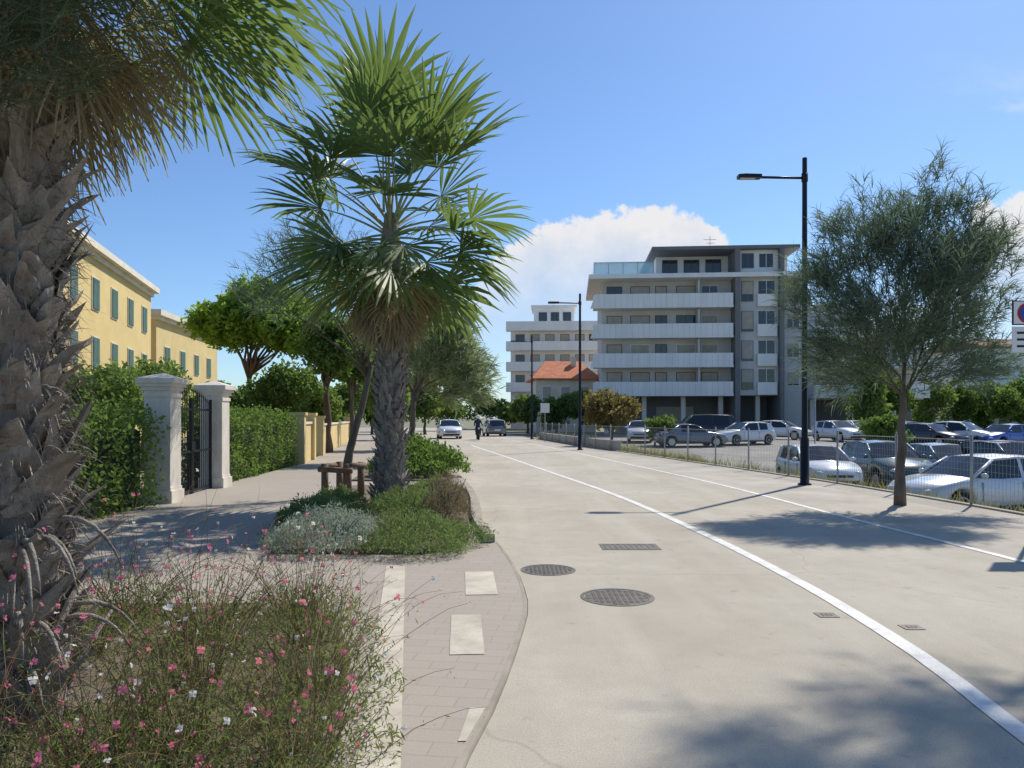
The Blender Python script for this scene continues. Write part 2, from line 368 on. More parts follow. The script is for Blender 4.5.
# sign at right
t=thing('road_sign','white rectangular road sign on a pole at the right edge of the picture','road sign',(7.03,10,0))
MB().tube([(0,0,0),(0,0,3.25)],.03,10).build('pole',M['galv'],t,True)
MB().bx(-.3,.3,-.05,-.035,2.85,3.18).build('upper_panel',M['blackplastic'],t)
MB().bx(-.285,.285,-.056,-.0505,2.865,3.165).build('panel_face',M['signwhite'],t)
MB().lathe([(.14,-.062),(.14,-.057)],24,(-.1,0,3.01),'y').build('prohibition_ring',M['signred'],t); MB().lathe([(.11,-.067),(.11,-.0625)],24,(-.1,0,3.01),'y').build('prohibition_disc',M['signblue'],t)
MB().bx(-.3,.3,-.05,-.035,2.48,2.83).build('lower_panel',M['signwhite'],t)
q=MB()
for i in range(3): q.bx(-.24,.22,-.055,-.0505,2.55+.09*i,2.58+.09*i)
q.build('dark_bars',M['blackplastic'],t)
t=thing('small_sign','small white sign on a thin pole by the far lamp','road sign',(X(545,50),50,0))
MB().tube([(0,0,0),(0,0,2.6)],.03,8).build('pole',M['galv'],t); MB().bx(-.3,.3,-.05,-.035,1.95,2.6).build('panel',M['signwhite'],t)

# ---------------------------------------------------------------- fence on right
t=thing('wire_fence','low wire mesh fence on thin grey posts along the right pavement','fence')
ys=2.0; posts=[]
while ys<57: posts.append(ys); ys+=2.3
for y in posts:
    x=Fc(y)+.07
    q=MB().tube([(0,0,-.1),(0,0,1.28)],.026,8); q.tube([(0,0,1.28),(0,0,1.3)],[.03,.005],8)
    q.build('post',M['galv'],t,True,(x,y,0))
w=MB(); yy=2.0
while yy<56.9:
    z0=.06
    w.bx(Fc(yy)+.068,Fc(yy)+.072,yy-.0017,yy+.0017,z0,1.2); yy+=.09 if yy<36 else .13
for z in [.1+.137*i for i in range(9)]:
    for a,b2 in zip(posts[:-1],posts[1:]):
        w.tube([(Fc(a)+.07,a,z),(Fc((a+b2)/2)+.07,(a+b2)/2,z),(Fc(b2)+.07,b2,z)],.0018 if z<1.15 else .008,4,cap=False)
w.build('wire_mesh',M['galv'],t)
lw=MB()
yy=[36+1.0*i for i in range(21)]
for a,b2 in zip(yy[:-1],yy[1:]):
    h=.5
    lw.add([(Fc(a)+.15,a,-.1),(Fc(a)+.38,a,-.1),(Fc(b2)+.38,b2,-.1),(Fc(b2)+.15,b2,-.1),(Fc(a)+.15,a,h),(Fc(a)+.38,a,h),(Fc(b2)+.38,b2,h),(Fc(b2)+.15,b2,h)],[(4,5,6,7),(0,4,7,3),(1,2,6,5)]+([(0,1,5,4)] if a==36 else []))
tag(lw.build('low_wall',M['wallgrey']),'pale grey concrete low wall behind the far part of the wire fence','wall')

# ---------------------------------------------------------------- vegetation helpers
def crown_leaves(mb,blobs,n,size,r,ratio=.5,inner=.45,up=0):
    wts=[b[1][0]*b[1][1]*b[1][2] for b in blobs]
    for b in r.choices(blobs,wts,k=n):
        d=Vector((r.gauss(0,1),r.gauss(0,1),r.gauss(0,1))).normalized(); q=inner+(1.08-inner)*r.random()**.6
        q*=.85+.25*math.sin(d.x*7+b[0][0])*math.cos(d.z*6+d.y*5)
        c=Vector((b[0][0]+d.x*b[1][0]*q,b[0][1]+d.y*b[1][1]*q,b[0][2]+d.z*b[1][2]*q))
        mb.leaf(c,size*r.uniform(.6,1.4),r,ratio,up)
def limbs(mb,base,fork,tips,r0,r,n=8,tf=.42):
    base=Vector(base); fork=Vector(fork)
    pts=[];rad=[]
    for i in range(7):
        u=i/6; p=base.lerp(fork,u)+Vector((r.gauss(0,.03),r.gauss(0,.03),0))*(0 if i==0 else 1)*(fork-base).length*.35
        pts.append(p); rad.append(r0*(1.25-.15*i if i<2 else 1.0-.42*u))
    mb.tube(pts,rad,n)
    for tp in tips:
        tp=Vector(tp); s=pts[-1].lerp(pts[-2],r.random()*.8)
        mid=s.lerp(tp,.5)+Vector((r.gauss(0,.1),r.gauss(0,.1),r.uniform(.0,.25)))*(tp-s).length*.4
        q=s.lerp(mid,.5)+Vector((r.gauss(0,.03),r.gauss(0,.03),.03))*(tp-s).length
        mb.tube([s,q,mid,mid.lerp(tp,.55),tp],[r0*tf,r0*tf*.78,r0*tf*.57,r0*tf*.33,r0*.05],6)
def blobtree(loc,label,fol,bark,blobs,trunk_h,r0,n,size,seed,name='tree',group=None,lean=(0,0),cat='tree',inner=.45):
    r=random.Random(seed); t=thing(name,label,cat,loc,0,group)
    tr=MB(); limbs(tr,(0,0,-.1),(lean[0],lean[1],trunk_h),[b[0] for b in blobs],r0,r); tr.build('trunk',bark,t,True)
    cr=MB(); crown_leaves(cr,blobs,n,size,r,.55,inner); cr.build('crown',fol,t); return t
def rblobs(r,cx,cy,cz,rx,ry,rz,n,s=.5):
    out=[]
    for i in range(n):
        d=Vector((r.gauss(0,1),r.gauss(0,1),r.gauss(0,1))).normalized()*r.uniform(.3,.65)
        k=s*r.uniform(.7,1.25); out.append(((cx+d.x*rx,cy+d.y*ry,cz+d.z*rz),(rx*k,ry*k,rz*k*.85)))
    return out
def tamarisk(loc,label,blobs,fork,r0,nspray,seed,fol='tam',strand=.42,width=.012,group=None,extra=4,strands=10,nl=99,tf=.34,droop=1.6):
    r=random.Random(seed); t=thing('tamarisk_tree',label,'tree',loc,0,group)
    tr=MB(); limbs(tr,(0,0,-.05),fork,[b[0] for b in blobs[:nl]],r0,r,10,tf)
    cr=MB(); wts=[b[1][0]*b[1][1]*b[1][2] for b in blobs]; fk=Vector(fork)
    for b in blobs:
        for i in range(extra):
            c=Vector(b[0]); d=Vector((r.gauss(0,1),r.gauss(0,1),r.gauss(.2,1))).normalized()
            e=c+Vector((d.x*b[1][0],d.y*b[1][1],d.z*b[1][2]))*.9
            tr.tube([c,c.lerp(e,.5)+Vector((0,0,.08)),e],[r0*.07,r0*.045,.002],4)
    for b in r.choices(blobs,wts,k=nspray):
        d=Vector((r.gauss(0,1),r.gauss(0,1),r.gauss(0,1))).normalized(); q=r.random()**.55*1.1
        c=Vector((b[0][0]+d.x*b[1][0]*q,b[0][1]+d.y*b[1][1]*q,b[0][2]+d.z*b[1][2]*q))
        o=(c-fk); o.normalize(); o=(o+Vector((r.gauss(0,.4),r.gauss(0,.4),r.gauss(.1,.4)))).normalized()
        for i in range(strands):
            s=c+o*strand*r.uniform(-.3,.7); dd=o+Vector((r.gauss(0,.5),r.gauss(0,.5),r.gauss(0,.45)))
            cr.ribbon(s,dd,strand*r.uniform(.4,1),width*r.uniform(.7,1.5),r,droop,2)
    tr.build('trunk',M['bark'],t,True); cr.build('crown',M[fol],t); return t

# palms
def frond(origin,az,el,pet,blade,nseg,r,sag=.35,droop=1.0,spread=118,wf=1.0,fold=.3,pr=.03):
    g=MB(); p=MB()
    d=Vector((math.cos(el)*math.cos(az),math.cos(el)*math.sin(az),math.sin(el))); q=Vector(origin); pts=[q.copy()]
    for i in range(6):
        q=q+d*pet/6; d=(d+Vector((0,0,-1))*sag*pet/6*(1.2-abs(math.sin(el))*.8)).normalized(); pts.append(q.copy())
    s=d.cross(Vector((0,0,1)))
    if s.length<.1: s=Vector((math.sin(az),-math.cos(az),0))
    s.normalize(); roll=r.gauss(0,.35); s=Matrix.Rotation(roll,3,d)@s; n=s.cross(d).normalized()
    p.tube(pts,[pr*(1-.1*i) for i in range(7)],5,m=1)
    for i in range(nseg):
        u=i/(nseg-1)*2-1; ph=RAD(spread)*u
        L=blade*(.62+.40*math.cos(ph*.8))*r.uniform(.9,1.08)
        dd=(d*math.cos(ph)+s*math.sin(ph)+n*(fold*abs(math.sin(ph))+r.gauss(0,.05))).normalized(); pp=pts[-1].copy()
        k=5; st=L/k; half=math.tan(RAD(spread)/(nseg-1))*wf; vs=[]; nl=n.copy()
        dr=droop*r.uniform(.5,1.7)
        for j in range(k+1):
            uu=j/k; side=dd.cross(nl)
            if side.length<1e-3: side=s
            side.normalize(); up=side.cross(dd).normalized()
            w=min(L*uu*half, L*.5*half*(1-((uu-.5)/.5)**1.5 if uu>.5 else 1)) if uu<1 else .001
            w=max(w,.003)
            vs+=[pp-side*w,pp+up*w*.5,pp+side*w]
            pp=pp+dd*st
            dd=(dd+Vector((0,0,-1))*dr*st*(.1+1.7*uu*uu)).normalized(); 
            n2=nl-dd*nl.dot(dd); nl=nl if n2.length<1e-3 else n2.normalized()
        fs=[]
        for j in range(k):
            a=j*3; fs+=[(a,a+1,a+4,a+3),(a+1,a+2,a+5,a+4)]
        g.add(vs,fs,0)
    g.add(p.v,p.f,1); return g
def palm_trunk(h,r0,r1,nb,bl,bw,r,lean=(0,0),flare=1.25,out=.6,th_=.30,fib=0,curl=1.0,taper=.55):
    tr=MB(); pts=[];rad=[]
    for i in range(14):
        u=i/13; pts.append((lean[0]*u,lean[1]*u,-.05+u*(h+.05))); rad.append((r0+(r1-r0)*u)*(1+(flare-1)*max(0,1-u*5))*r.uniform(.95,1.05))
    tr.tube(pts,rad,16,0)
    ga=2.39996
    for i in range(nb):
        u=(i+.5)/nb; z=u*h*.985; a=i*ga+r.gauss(0,.2); rr=(r0+(r1-r0)*u)*(1+(flare-1)*max(0,1-u*5))*.95
        c=Vector((lean[0]*u+math.cos(a)*rr,lean[1]*u+math.sin(a)*rr,z+r.gauss(0,.02))); o=Vector((math.cos(a),math.sin(a),0)); sd=Vector((-math.sin(a),math.cos(a),0))
        sz=r.uniform(.5,1.35); l=bl*sz; w=bw*r.uniform(.6,1.25); d=(o*out*r.uniform(.2,1.5)+Vector((0,0,1))+sd*r.gauss(0,.28)).normalized()
        vs=[]; K=5; q=c-Vector((0,0,l*.25)); skew=r.gauss(0,.3); cu=r.uniform(-.3,1.6)*curl
        for j in range(K+1):
            v=j/K; ww=w*(1.0-.05*v-taper*v*v); th=bw*th_*(1-.5*v)*(1 if j else .3)
            nrm=sd.cross(d).normalized()
            if nrm.dot(o)<0: nrm=-nrm
            for sx,tn in ((-1,-.25),(-.72,.55),(0,1),(.72,.55),(1,-.25),(0,-.6)): 
                e=(skew*sx*l if j==K else 0)+(r.gauss(0,.13)*l if j==K else 0)
                vs.append(q+sd*ww*.5*sx*r.uniform(.8,1.18)+nrm*th*tn*r.uniform(.6,1.4)+d*e)
            q=q+d*l/K; d=(d+o*.07*cu+sd*r.gauss(0,.06)).normalized()
        fs=[]
        for j in range(K):
            for m_ in range(6): fs.append((j*6+m_,j*6+(m_+1)%6,(j+1)*6+(m_+1)%6,(j+1)*6+m_))
        fs.append(tuple(K*6+m_ for m_ in range(6))); tr.add(vs,fs,1)
    for i in range(fib):
        u=r.random(); a=r.random()*6.283; rr=(r0+(r1-r0)*u)*1.16; o=Vector((math.cos(a),math.sin(a),r.gauss(.2,.9)))
        tr.ribbon((lean[0]*u+math.cos(a)*rr,lean[1]*u+math.sin(a)*rr,u*h),o,r.uniform(.06,.24),r.uniform(.004,.013),r,7,4,1)
    return tr
# ---- tall palm in roadside bed
r=random.Random(5)
t=thing('palm_tree','tall fan palm with rough trunk in the roadside bed','palm tree',(-2.16,13.1,.085))
palm_trunk(3.7,.215,.205,330,.19,.14,r,(.0,.05),1.5,.5,.3,260).build('trunk',[M['palmbark'],M['boot']],t)
hub=Vector((.0,.05,4.90))
MB().tube([(0,.05,3.6),(0,.05,4.3),(0,.05,5.15)],[.20,.23,.10],12).build('crown_shaft',M['palmbark'],t)
for i in range(48):
    u=i/47; el=RAD(88-126*u**.95)+r.gauss(0,.14); az=i*2.39996+r.gauss(0,.28)
    o=hub+Vector((math.cos(az)*.12,math.sin(az)*.12,.35-.85*u)); k=r.uniform(.80,1.12)
    frond(o,az,el,(1.60-.74*u)*k,(1.36-.18*u)*k,22,r,.36,.6+1.1*u,98,1.0,.26,.024).build('frond',[M['frond'],M['petiole']],t)
for i in range(44):
    u=i/43; az=i*2.39996+.9; el=RAD(-40-44*u)+r.gauss(0,.1)
    o=hub+Vector((math.cos(az)*.2,math.sin(az)*.2,-.50-.70*u))
    frond(o,az,el,.54*r.uniform(.8,1.1),.68*r.uniform(.7,1.1),20,r,.6,2.6,75,.85,.2,.02).build('dead_frond',[M['dead'],M['boot']],t)
# ---- near palm
r=random.Random(9)
t=thing('palm_tree','near palm with thick shaggy trunk at the left edge','palm tree',(-2.53,3.75,.02))
palm_trunk(3.6,.19,.18,280,.25,.18,r,(.0,0),1.2,.40,.17,3800,1.8,.36).build('trunk',[M['palmbark'],M['boot']],t)
for i in range(14):
    pt=MB()
    a=r.uniform(-1.6,.6); z=r.uniform(.35,1.1); c=Vector((math.cos(a)*.22,math.sin(a)*.22,z)); o=Vector((math.cos(a),math.sin(a),.3))
    pts=[c]; d=o.normalized(); l=r.uniform(.3,.55)
    for j in range(6): pts.append(pts[-1]+d*l/6); d=(d+Vector((0,0,-1))*.36).normalized()
    pt.tube(pts,[.018,.016,.014,.011,.009,.006,.003],5); pt.build('dry_petiole',M['boot'],t,True)
hub=Vector((.03,0,4.12))
fr=[(8,-8,.84,.82),(-20,0,.78,.78),(-38,-12,.7,.65),(30,-6,.85,.78),(62,12,.8,.9),(-60,18,.8,.8),(20,-24,.80,.76),(-6,-30,.70,.72),(48,-18,.78,.75),(100,5,.9,1),(150,10,.9,1),(200,5,.9,1),(245,25,.8,.9),(0,35,.8,.85),(80,55,.9,1),(170,60,.9,1),(280,60,.9,1),(130,-10,.8,.9),(225,-12,.7,.9),(-28,-32,.6,.65),(14,14,.8,.85)]
for az,el,pl,bl in fr:
    frond(hub+Vector((math.cos(RAD(az))*.15,math.sin(RAD(az))*.15,.0)),RAD(az),RAD(el),pl,bl,30,r,.42,1.9,105,.75,.25).build('frond',[M['frond'],M['petiole']],t)
for i in range(62):
    u=i/61; az=i*2.39996; el=RAD(-22-54*u)+r.gauss(0,.14)
    o=Vector((math.cos(az)*.2,math.sin(az)*.2,4.08-.30*u))
    frond(o,az,el,.46*r.uniform(.6,1.25),.58*r.uniform(.6,1.2),22,r,.9,3.6,80,.5,.2,.013).build('dead_frond',[M['dead'],M['boot']],t)

# ---- tamarisks
B=[((-.3,0,4.8),(.8,.8,.65)),((-1.25,.1,4.1),(.7,.7,.6)),((1.15,-.1,4.5),(.75,.75,.65)),((.5,.3,5.4),(.5,.55,.5)),((-.8,-.5,3.3),(.75,.7,.6)),((1.35,.4,3.5),(.65,.6,.55)),((.35,-.5,4.0),(.85,.75,.7)),((-1.4,-.2,2.75),(.5,.5,.5)),((-1.0,.4,5.1),(.4,.4,.4)),((1.2,.1,5.45),(.4,.45,.4)),((.5,.2,3.1),(.75,.65,.55)),((1.6,0,2.6),(.45,.45,.45)),((.8,.2,6.05),(.22,.3,.3)),((1.85,.1,4.8),(.3,.35,.3)),((-1.85,.1,3.6),(.3,.35,.35)),((-.6,.2,5.65),(.22,.25,.28)),((-.3,.2,2.75),(.6,.6,.45)),((.9,-.3,2.45),(.5,.45,.4)),((-.9,.1,2.3),(.4,.4,.35)),((2.0,.1,3.8),(.25,.3,.3)),((.2,-.4,2.3),(.35,.35,.25))]
tamarisk((7.13,13.6,0),'feathery grey green tree beside the wire fence and the near street lamp',B,(.05,0,2.2),.09,3300,21,strand=.36,width=.0135,nl=8,extra=3,tf=.28,droop=3.0)
r=random.Random(77)
Bs=[]
for i in range(11):
    a=r.random()*6.283; q=r.random()**.5
    Bs.append(((-2.4+math.cos(a)*q*1.2,.70+math.sin(a)*q*.9,9.8+r.uniform(-.4,.6)),(.58,.58,.42)))
tamarisk((9.8,9.6,-.35),'tall feathery tree just out of view that throws its shadow on the near road',Bs,(-1.5,.6,8.2),.16,620,22,strand=.42,width=.014)
B2=[((-.9,.2,4.7),(.75,.8,.6)),((-1.4,0,4.0),(.7,.7,.55)),((-.4,.3,5.3),(.5,.5,.45)),((.5,.5,4.5),(.7,.8,.6)),((.9,.7,3.4),(.6,.7,.5)),((-.5,.4,3.9),(.7,.6,.5))]
tamarisk((-3.45,14.9,.08),'feathery tree with a leaning trunk beside the wooden stakes',B2,(.55,.3,2.6),.095,520,23,fol='tam',strand=.38,nl=6)
B3=[((1.2,0,4.3),(1.1,1.2,.8)),((2.0,.2,3.3),(.9,1,.8)),((.3,.2,4.9),(.9,1,.7)),((1.7,-.3,4.9),(.7,.8,.6)),((2.3,0,2.6),(.7,.8,.6)),((-.4,.3,4.0),(.8,.8,.7)),((.8,0,3.3),(.8,.8,.6))]
tamarisk((-3.75,26.6,.1),'soft pale feathery tree behind the tall palm, nearer one',B3,(.25,0,2.4),.13,1100,24,'tampale',strand=.5,width=.036,strands=9)
tamarisk((-5.1,37,.05),'soft pale feathery tree behind the tall palm, farther one',[((b[0][0]*.9,b[0][1],b[0][2]*1.05),b[1]) for b in B3],(.25,0,2.4),.13,950,25,'tampale',strand=.55,width=.046,strands=8)
B4=[((2.2,-.85,3.2),(.30,.25,.2)),((2.5,-.8,3.4),(.28,.22,.18)),((2.0,-.9,2.98),(.25,.2,.2)),((2.75,-.75,3.5),(.2,.2,.14)),((1.6,-.7,3.6),(.4,.4,.4)),((2.35,-.85,3.0),(.2,.2,.13))]
tamarisk((-4.25,3.9,.02),'dark feathery tree overhanging the near palm at top left',B4,(.3,-.2,2.9),.08,380,26,fol='tamdark',strand=.20,width=.006,extra=3)

# wooden stakes
t=thing('tree_stake_frame','low brown wooden stake frame around the leaning trunk','tree support',(-3.30,14.2,.05),RAD(-8))
for px,py in ((-.24,-.16),(.22,-.16),(-.2,.5),(.24,.5)): MB().tube([(px,py,-.02),(px,py,.68)],[.075,.07],8).build('stake',M['wood'],t,True)
MB().tube([(-.33,-.24,.58),(.33,-.24,.56)],.055,8).build('crossbar',M['wood'],t,True); MB().tube([(-.26,-.2,.64),(-.24,.58,.62)],.045,8).build('crossbar',M['wood'],t,True); MB().tube([(.28,-.2,.66),(.3,.58,.62)],.045,8).build('crossbar',M['wood'],t,True)

# ---- left garden trees
r=random.Random(31)
pb=[((X(258,38)-X(245,38)+dx*.86,dy,dz+.35),(1.4,1.35,.95)) for dx,dy,dz in ((-2.2,0,6.2),(-1.2,.5,7.2),(0,-.3,7.6),(1.2,.3,7.3),(2.3,0,6.6),(-.8,-.8,6.5),(.9,-.9,6.5),(3.0,.3,6.0),(-2.9,.2,6.3),(1.8,1,6.9),(0,1,7.0),(.2,-.4,5.9),(-1.5,-.3,5.6),(1.6,-.3,5.5),(2.7,-.5,5.3),(-.9,-1.1,5.9),(1.3,-1.2,5.9))]
blobtree((X(245,38),38,-.06),'umbrella pine with rounded bright green crown behind the hedge',M['pine'],M['pinebark'],pb,4.0,.2,24000,.26,32,'pine_tree',None,(.2,0),inner=.55)
blobtree((X(328,33),33,-.06),'dark tree with straight trunk between the pine and the tall palm',M['oak'],M['pinebark'],rblobs(r,.3,0,5.0,1.9,1.8,1.7,10),3.2,.2,7500,.22,33)
blobtree((X(352,42),42,-.06),'second dark tree just left of the palm trunk',M['oak'],M['bark'],rblobs(r,0,0,5.0,1.9,1.8,2.0,10),3.0,.18,6500,.26,34)
blobtree((X(145,24),24,-.06),'low dark leafy tree behind the left hedge and gate',M['mid'],M['bark'],rblobs(r,-.2,0,2.5,1.9,1.7,1.3,11),1.5,.14,7000,.16,35)
blobtree((X(95,20),20,-.06),'bushy dark tree farthest left beside the near palm',M['mid'],M['bark'],rblobs(r,0,0,2.2,1.8,1.6,1.3,10),1.2,.12,6000,.15,36)
blobtree((X(278,30),30,-.06),'leafy garden tree behind the hedge right of the gate',M['oak'],M['bark'],rblobs(r,0,0,2.7,1.7,1.6,1.6,11),1.3,.12,7500,.18,37)
blobtree((X(222,28),28,-.06),'small dark garden tree right above the gate pillar',M['oak'],M['bark'],rblobs(r,0,0,2.2,1.2,1.2,1.1,10),1.2,.1,5000,.16,38)
blobtree((X(300,40),40,-.06),'green garden tree right of the umbrella pine trunk',M['mid'],M['bark'],rblobs(r,0,0,3.0,1.9,1.6,2.0,11),1.3,.12,7000,.22,44)
blobtree((X(310,44),44,-.06),'yellowish green bush above the yellow garden wall',M['mid'],M['bark'],rblobs(r,0,0,2.6,2.2,1.7,1.6,10),1.3,.12,5500,.25,39)
blobtree((X(385,52),52,-.06),'green tree seen behind the palm trunk',M['mid'],M['bark'],rblobs(r,0,0,3.8,2.3,2,2.3,10),1.8,.15,5000,.32,40)
blobtree((X(340,64),64,-.06),'far green tree low between the pine trunk and the palm trunk',M['mid'],M['bark'],rblobs(r,0,0,2.9,2.8,2,2.3,10),1.3,.15,5500,.36,41)
blobtree((X(372,70),70,-.06),'far dark tree close to the left side of the palm trunk',M['oak'],M['bark'],rblobs(r,0,0,2.8,2.6,2,2.2,10),1.3,.15,4500,.38,42)
blobtree((X(205,46),46,-.06),'green shrub in front of the lower yellow building',M['mid'],M['bark'],rblobs(r,0,0,2.0,2.0,2,1.6,10),1.2,.15,4500,.26,43)
for i,(px,y,h,w,fm,lab) in enumerate(((425,72,6.5,2.4,'mid','leftmost tree closing the far end of the road'),(448,92,6.0,3.0,'oak','dark tree closing the far end of the road above the white car'),(478,105,6.2,3.2,'mid','tree at the far end of the road above the scooter rider'),(505,100,5.2,2.6,'oak','dark tree at the far end of the road left of the far lamp'),(528,80,4.8,2.0,'mid','small tree at the far end of the road beside the orange roofed house'),(557,72,4.6,1.9,'oak','dark green shrub left of the brownish bush'),(400,85,7.5,3,'oak','dark far tree half hidden by the palm'),(580,74,4.9,1.8,'mid','green shrub before the orange roofed house'))):
    blobtree((X(px,y),y,-.06),lab,M[fm],M['bark'],rblobs(r,0,0,h*.56,w,w,h*.44,9),h*.35,.15,3500,.40,50+i)
blobtree((X(612,43),43,lotz(43)),'brownish green bush behind the low wall',M['rust'],M['bark'],rblobs(r,0,0,2.3,2.1,1.6,1.5,11),1.0,.1,6000,.22,60,'bush',None,(0,0),'bush')
blobtree((X(655,48),48,lotz(48)),'green bush right of the brownish bush',M['mid'],M['bark'],rblobs(r,0,0,1.2,1.6,1.4,1.0,8),.6,.08,3500,.2,61,'bush',None,(0,0),'bush')
blobtree((X(884,36),36,lotz(36)),'green bush among the parked cars behind the feathery tree',M['hedge'],M['bark'],rblobs(r,0,0,1.3,1.4,1.2,1.1,8),.5,.07,4500,.18,62,'bush',None,(0,0),'bush')
ords=['first','second','third','fourth','fifth','sixth','seventh','eighth','ninth']
for i,(px,y,s_) in enumerate(((645,34.5,.8),(686,32,1.0),(742,28.8,.75))):
    blobtree((X(px,y),y,lotz(y)-.02),ords[i]+' low weedy bush from the left behind the wire fence',M[('mid','weed','hedge')[i]],M['bark'],rblobs(r,0,0,.36*s_,1.0*s_,.7*s_,.36*s_,9),.2,.03,2200,.14,160+i,'bush','low bushes behind the fence',(0,0),'bush')
for i,px in enumerate((862,888,910,932,955,978,1000,1022,1046)):
    y=82+(i*37%11); h=(7.6,7.2,7.8,6.6,7.4,5.8,6.8,7.4,6.6)[i]; w=2.5
    if px<890: y-=14
    blobtree((X(px,y),y,-.06),ords[i]+' tree from the left in the green row beyond the car park',M[('mid','oak','oak','mid','oak')[i%5]],M['bark'],rblobs(r,0,0,h*.5,w,w,h*.5,9),h*.3,.15,3200,.40,70+i,'tree','trees beyond the car park')

# ---- hedges
def hedge(poly_len,loc,rz,w,h,label,n,size,seed,fol='hedge',name='hedge',jit=.05):
    r=random.Random(seed); t=thing(name,label,'hedge',loc,rz)
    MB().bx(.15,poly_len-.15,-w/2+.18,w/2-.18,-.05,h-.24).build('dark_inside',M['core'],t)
    m_=MB()
    for i in range(n):
        A=[poly_len*w*1.3,poly_len*h,poly_len*h,w*h,w*h]; c=r.choices(range(5),A)[0]
        u,v=r.random(),r.random(); jj=r.gauss(0,jit)
        p={0:(u*poly_len,(v-.5)*w,h+jj),1:(u*poly_len,-w/2+jj,v*h),2:(u*poly_len,w/2+jj,v*h),3:(jj,(v-.5)*w,u*h),4:(poly_len+jj,(v-.5)*w,u*h)}[c]
        q=math.sin(p[0]*3.1+p[2]*2.2)*math.cos(p[0]*1.7-p[2]*3.4)
        p=Vector(p)+Vector((0,(.12*q if c==1 else -.12*q if c==2 else 0),(.11*math.sin(p[0]*2.3)+.09*math.sin(p[0]*5.1+p[1]*4))*min(1,p[2])))
        m_.leaf(p,size*r.uniform(.6,1.4),r,.55)
    m_.build('leaves',M[fol],t)
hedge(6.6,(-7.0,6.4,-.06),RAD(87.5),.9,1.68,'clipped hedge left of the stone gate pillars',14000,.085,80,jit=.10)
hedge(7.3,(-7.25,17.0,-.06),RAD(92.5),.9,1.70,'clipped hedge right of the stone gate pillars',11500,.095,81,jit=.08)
def mound(loc,label,rx,ry,h,fol,n,size,seed,ratio=.35,name='shrub'):
    r=random.Random(seed); t=thing(name,label,'shrub',loc)
    st=MB()
    for i in range(14):
        a=r.random()*6.28; q=r.random()**.5; st.tube([(0,0,-.03),(math.cos(a)*rx*q*.5,math.sin(a)*ry*q*.5,h*.45),(math.cos(a)*rx*q*.8,math.sin(a)*ry*q*.8,h*.8)],[.015,.01,.004],4)
    st.build('stems',M['bark'],t)
    m_=MB()
    for i in range(n):
        a=r.random()*6.283; q=r.random()**.5; lump=.78+.22*math.sin(a*3+seed)*math.cos(q*6+seed)+r.gauss(0,.12)
        zz=h*math.sqrt(max(0,1-q*q*.92))*lump*(1-.6*r.random()**2.2); q*=1+r.gauss(0,.06)
        m_.leaf(Vector((math.cos(a)*q*rx*(.9+.12*math.sin(a*5+seed)),math.sin(a)*q*ry,max(.01,zz))),size*r.uniform(.6,1.5),r,ratio,1.0)
    m_.build('foliage',M[fol],t); return t
mound((-2.5,19.6,.1),'rounded clipped shrub directly behind the tall palm',1.35,1.3,.92,'hedge',7500,.095,90,.5)
mound((-2.9,22.4,.1),'second clipped shrub in the far bed',1.2,1.3,.9,'hedge',5500,.10,91,.5)
mound((-3.5,25.3,.1),'third clipped shrub in the far bed under the pale tree',1.1,1.4,.9,'hedge',5000,.11,92,.5)
mound((-2.25,9.1,.03),'silvery grey shrub at the front left of the palm bed',.85,.9,.48,'silver',10000,.055,93,.2)
mound((-2.75,10.6,.08),'dull green shrub behind the silvery shrub',.65,.9,.44,'rosemary',6500,.06,94,.22)
mound((-1.15,9.1,.03),'green spreading shrub at the front right of the palm bed',.88,1.0,.40,'rosemary',12000,.052,95,.18)
mound((-1.6,11.3,.08),'taller green shrub at the foot of the palm',.75,1.0,.50,'rosemary',7500,.06,96,.2)
mound((-1.5,13.9,.08),'green shrub behind the tall palm trunk on the road side',.5,1.2,.42,'rosemary',4500,.07,88,.22)
mound((-3.0,12.6,.08),'low green shrub left of the tall palm trunk',.5,.9,.36,'rosemary',4500,.06,89,.22)
mound((-.98,10.9,.08),'brownish shrub at the kerb side of the palm bed',.42,.6,.58,'drybrown',4500,.05,97,.16)
mound((-1.1,12.4,.08),'second brownish shrub behind the first one in the palm bed',.42,.7,.62,'drybrown',4200,.055,98,.16)

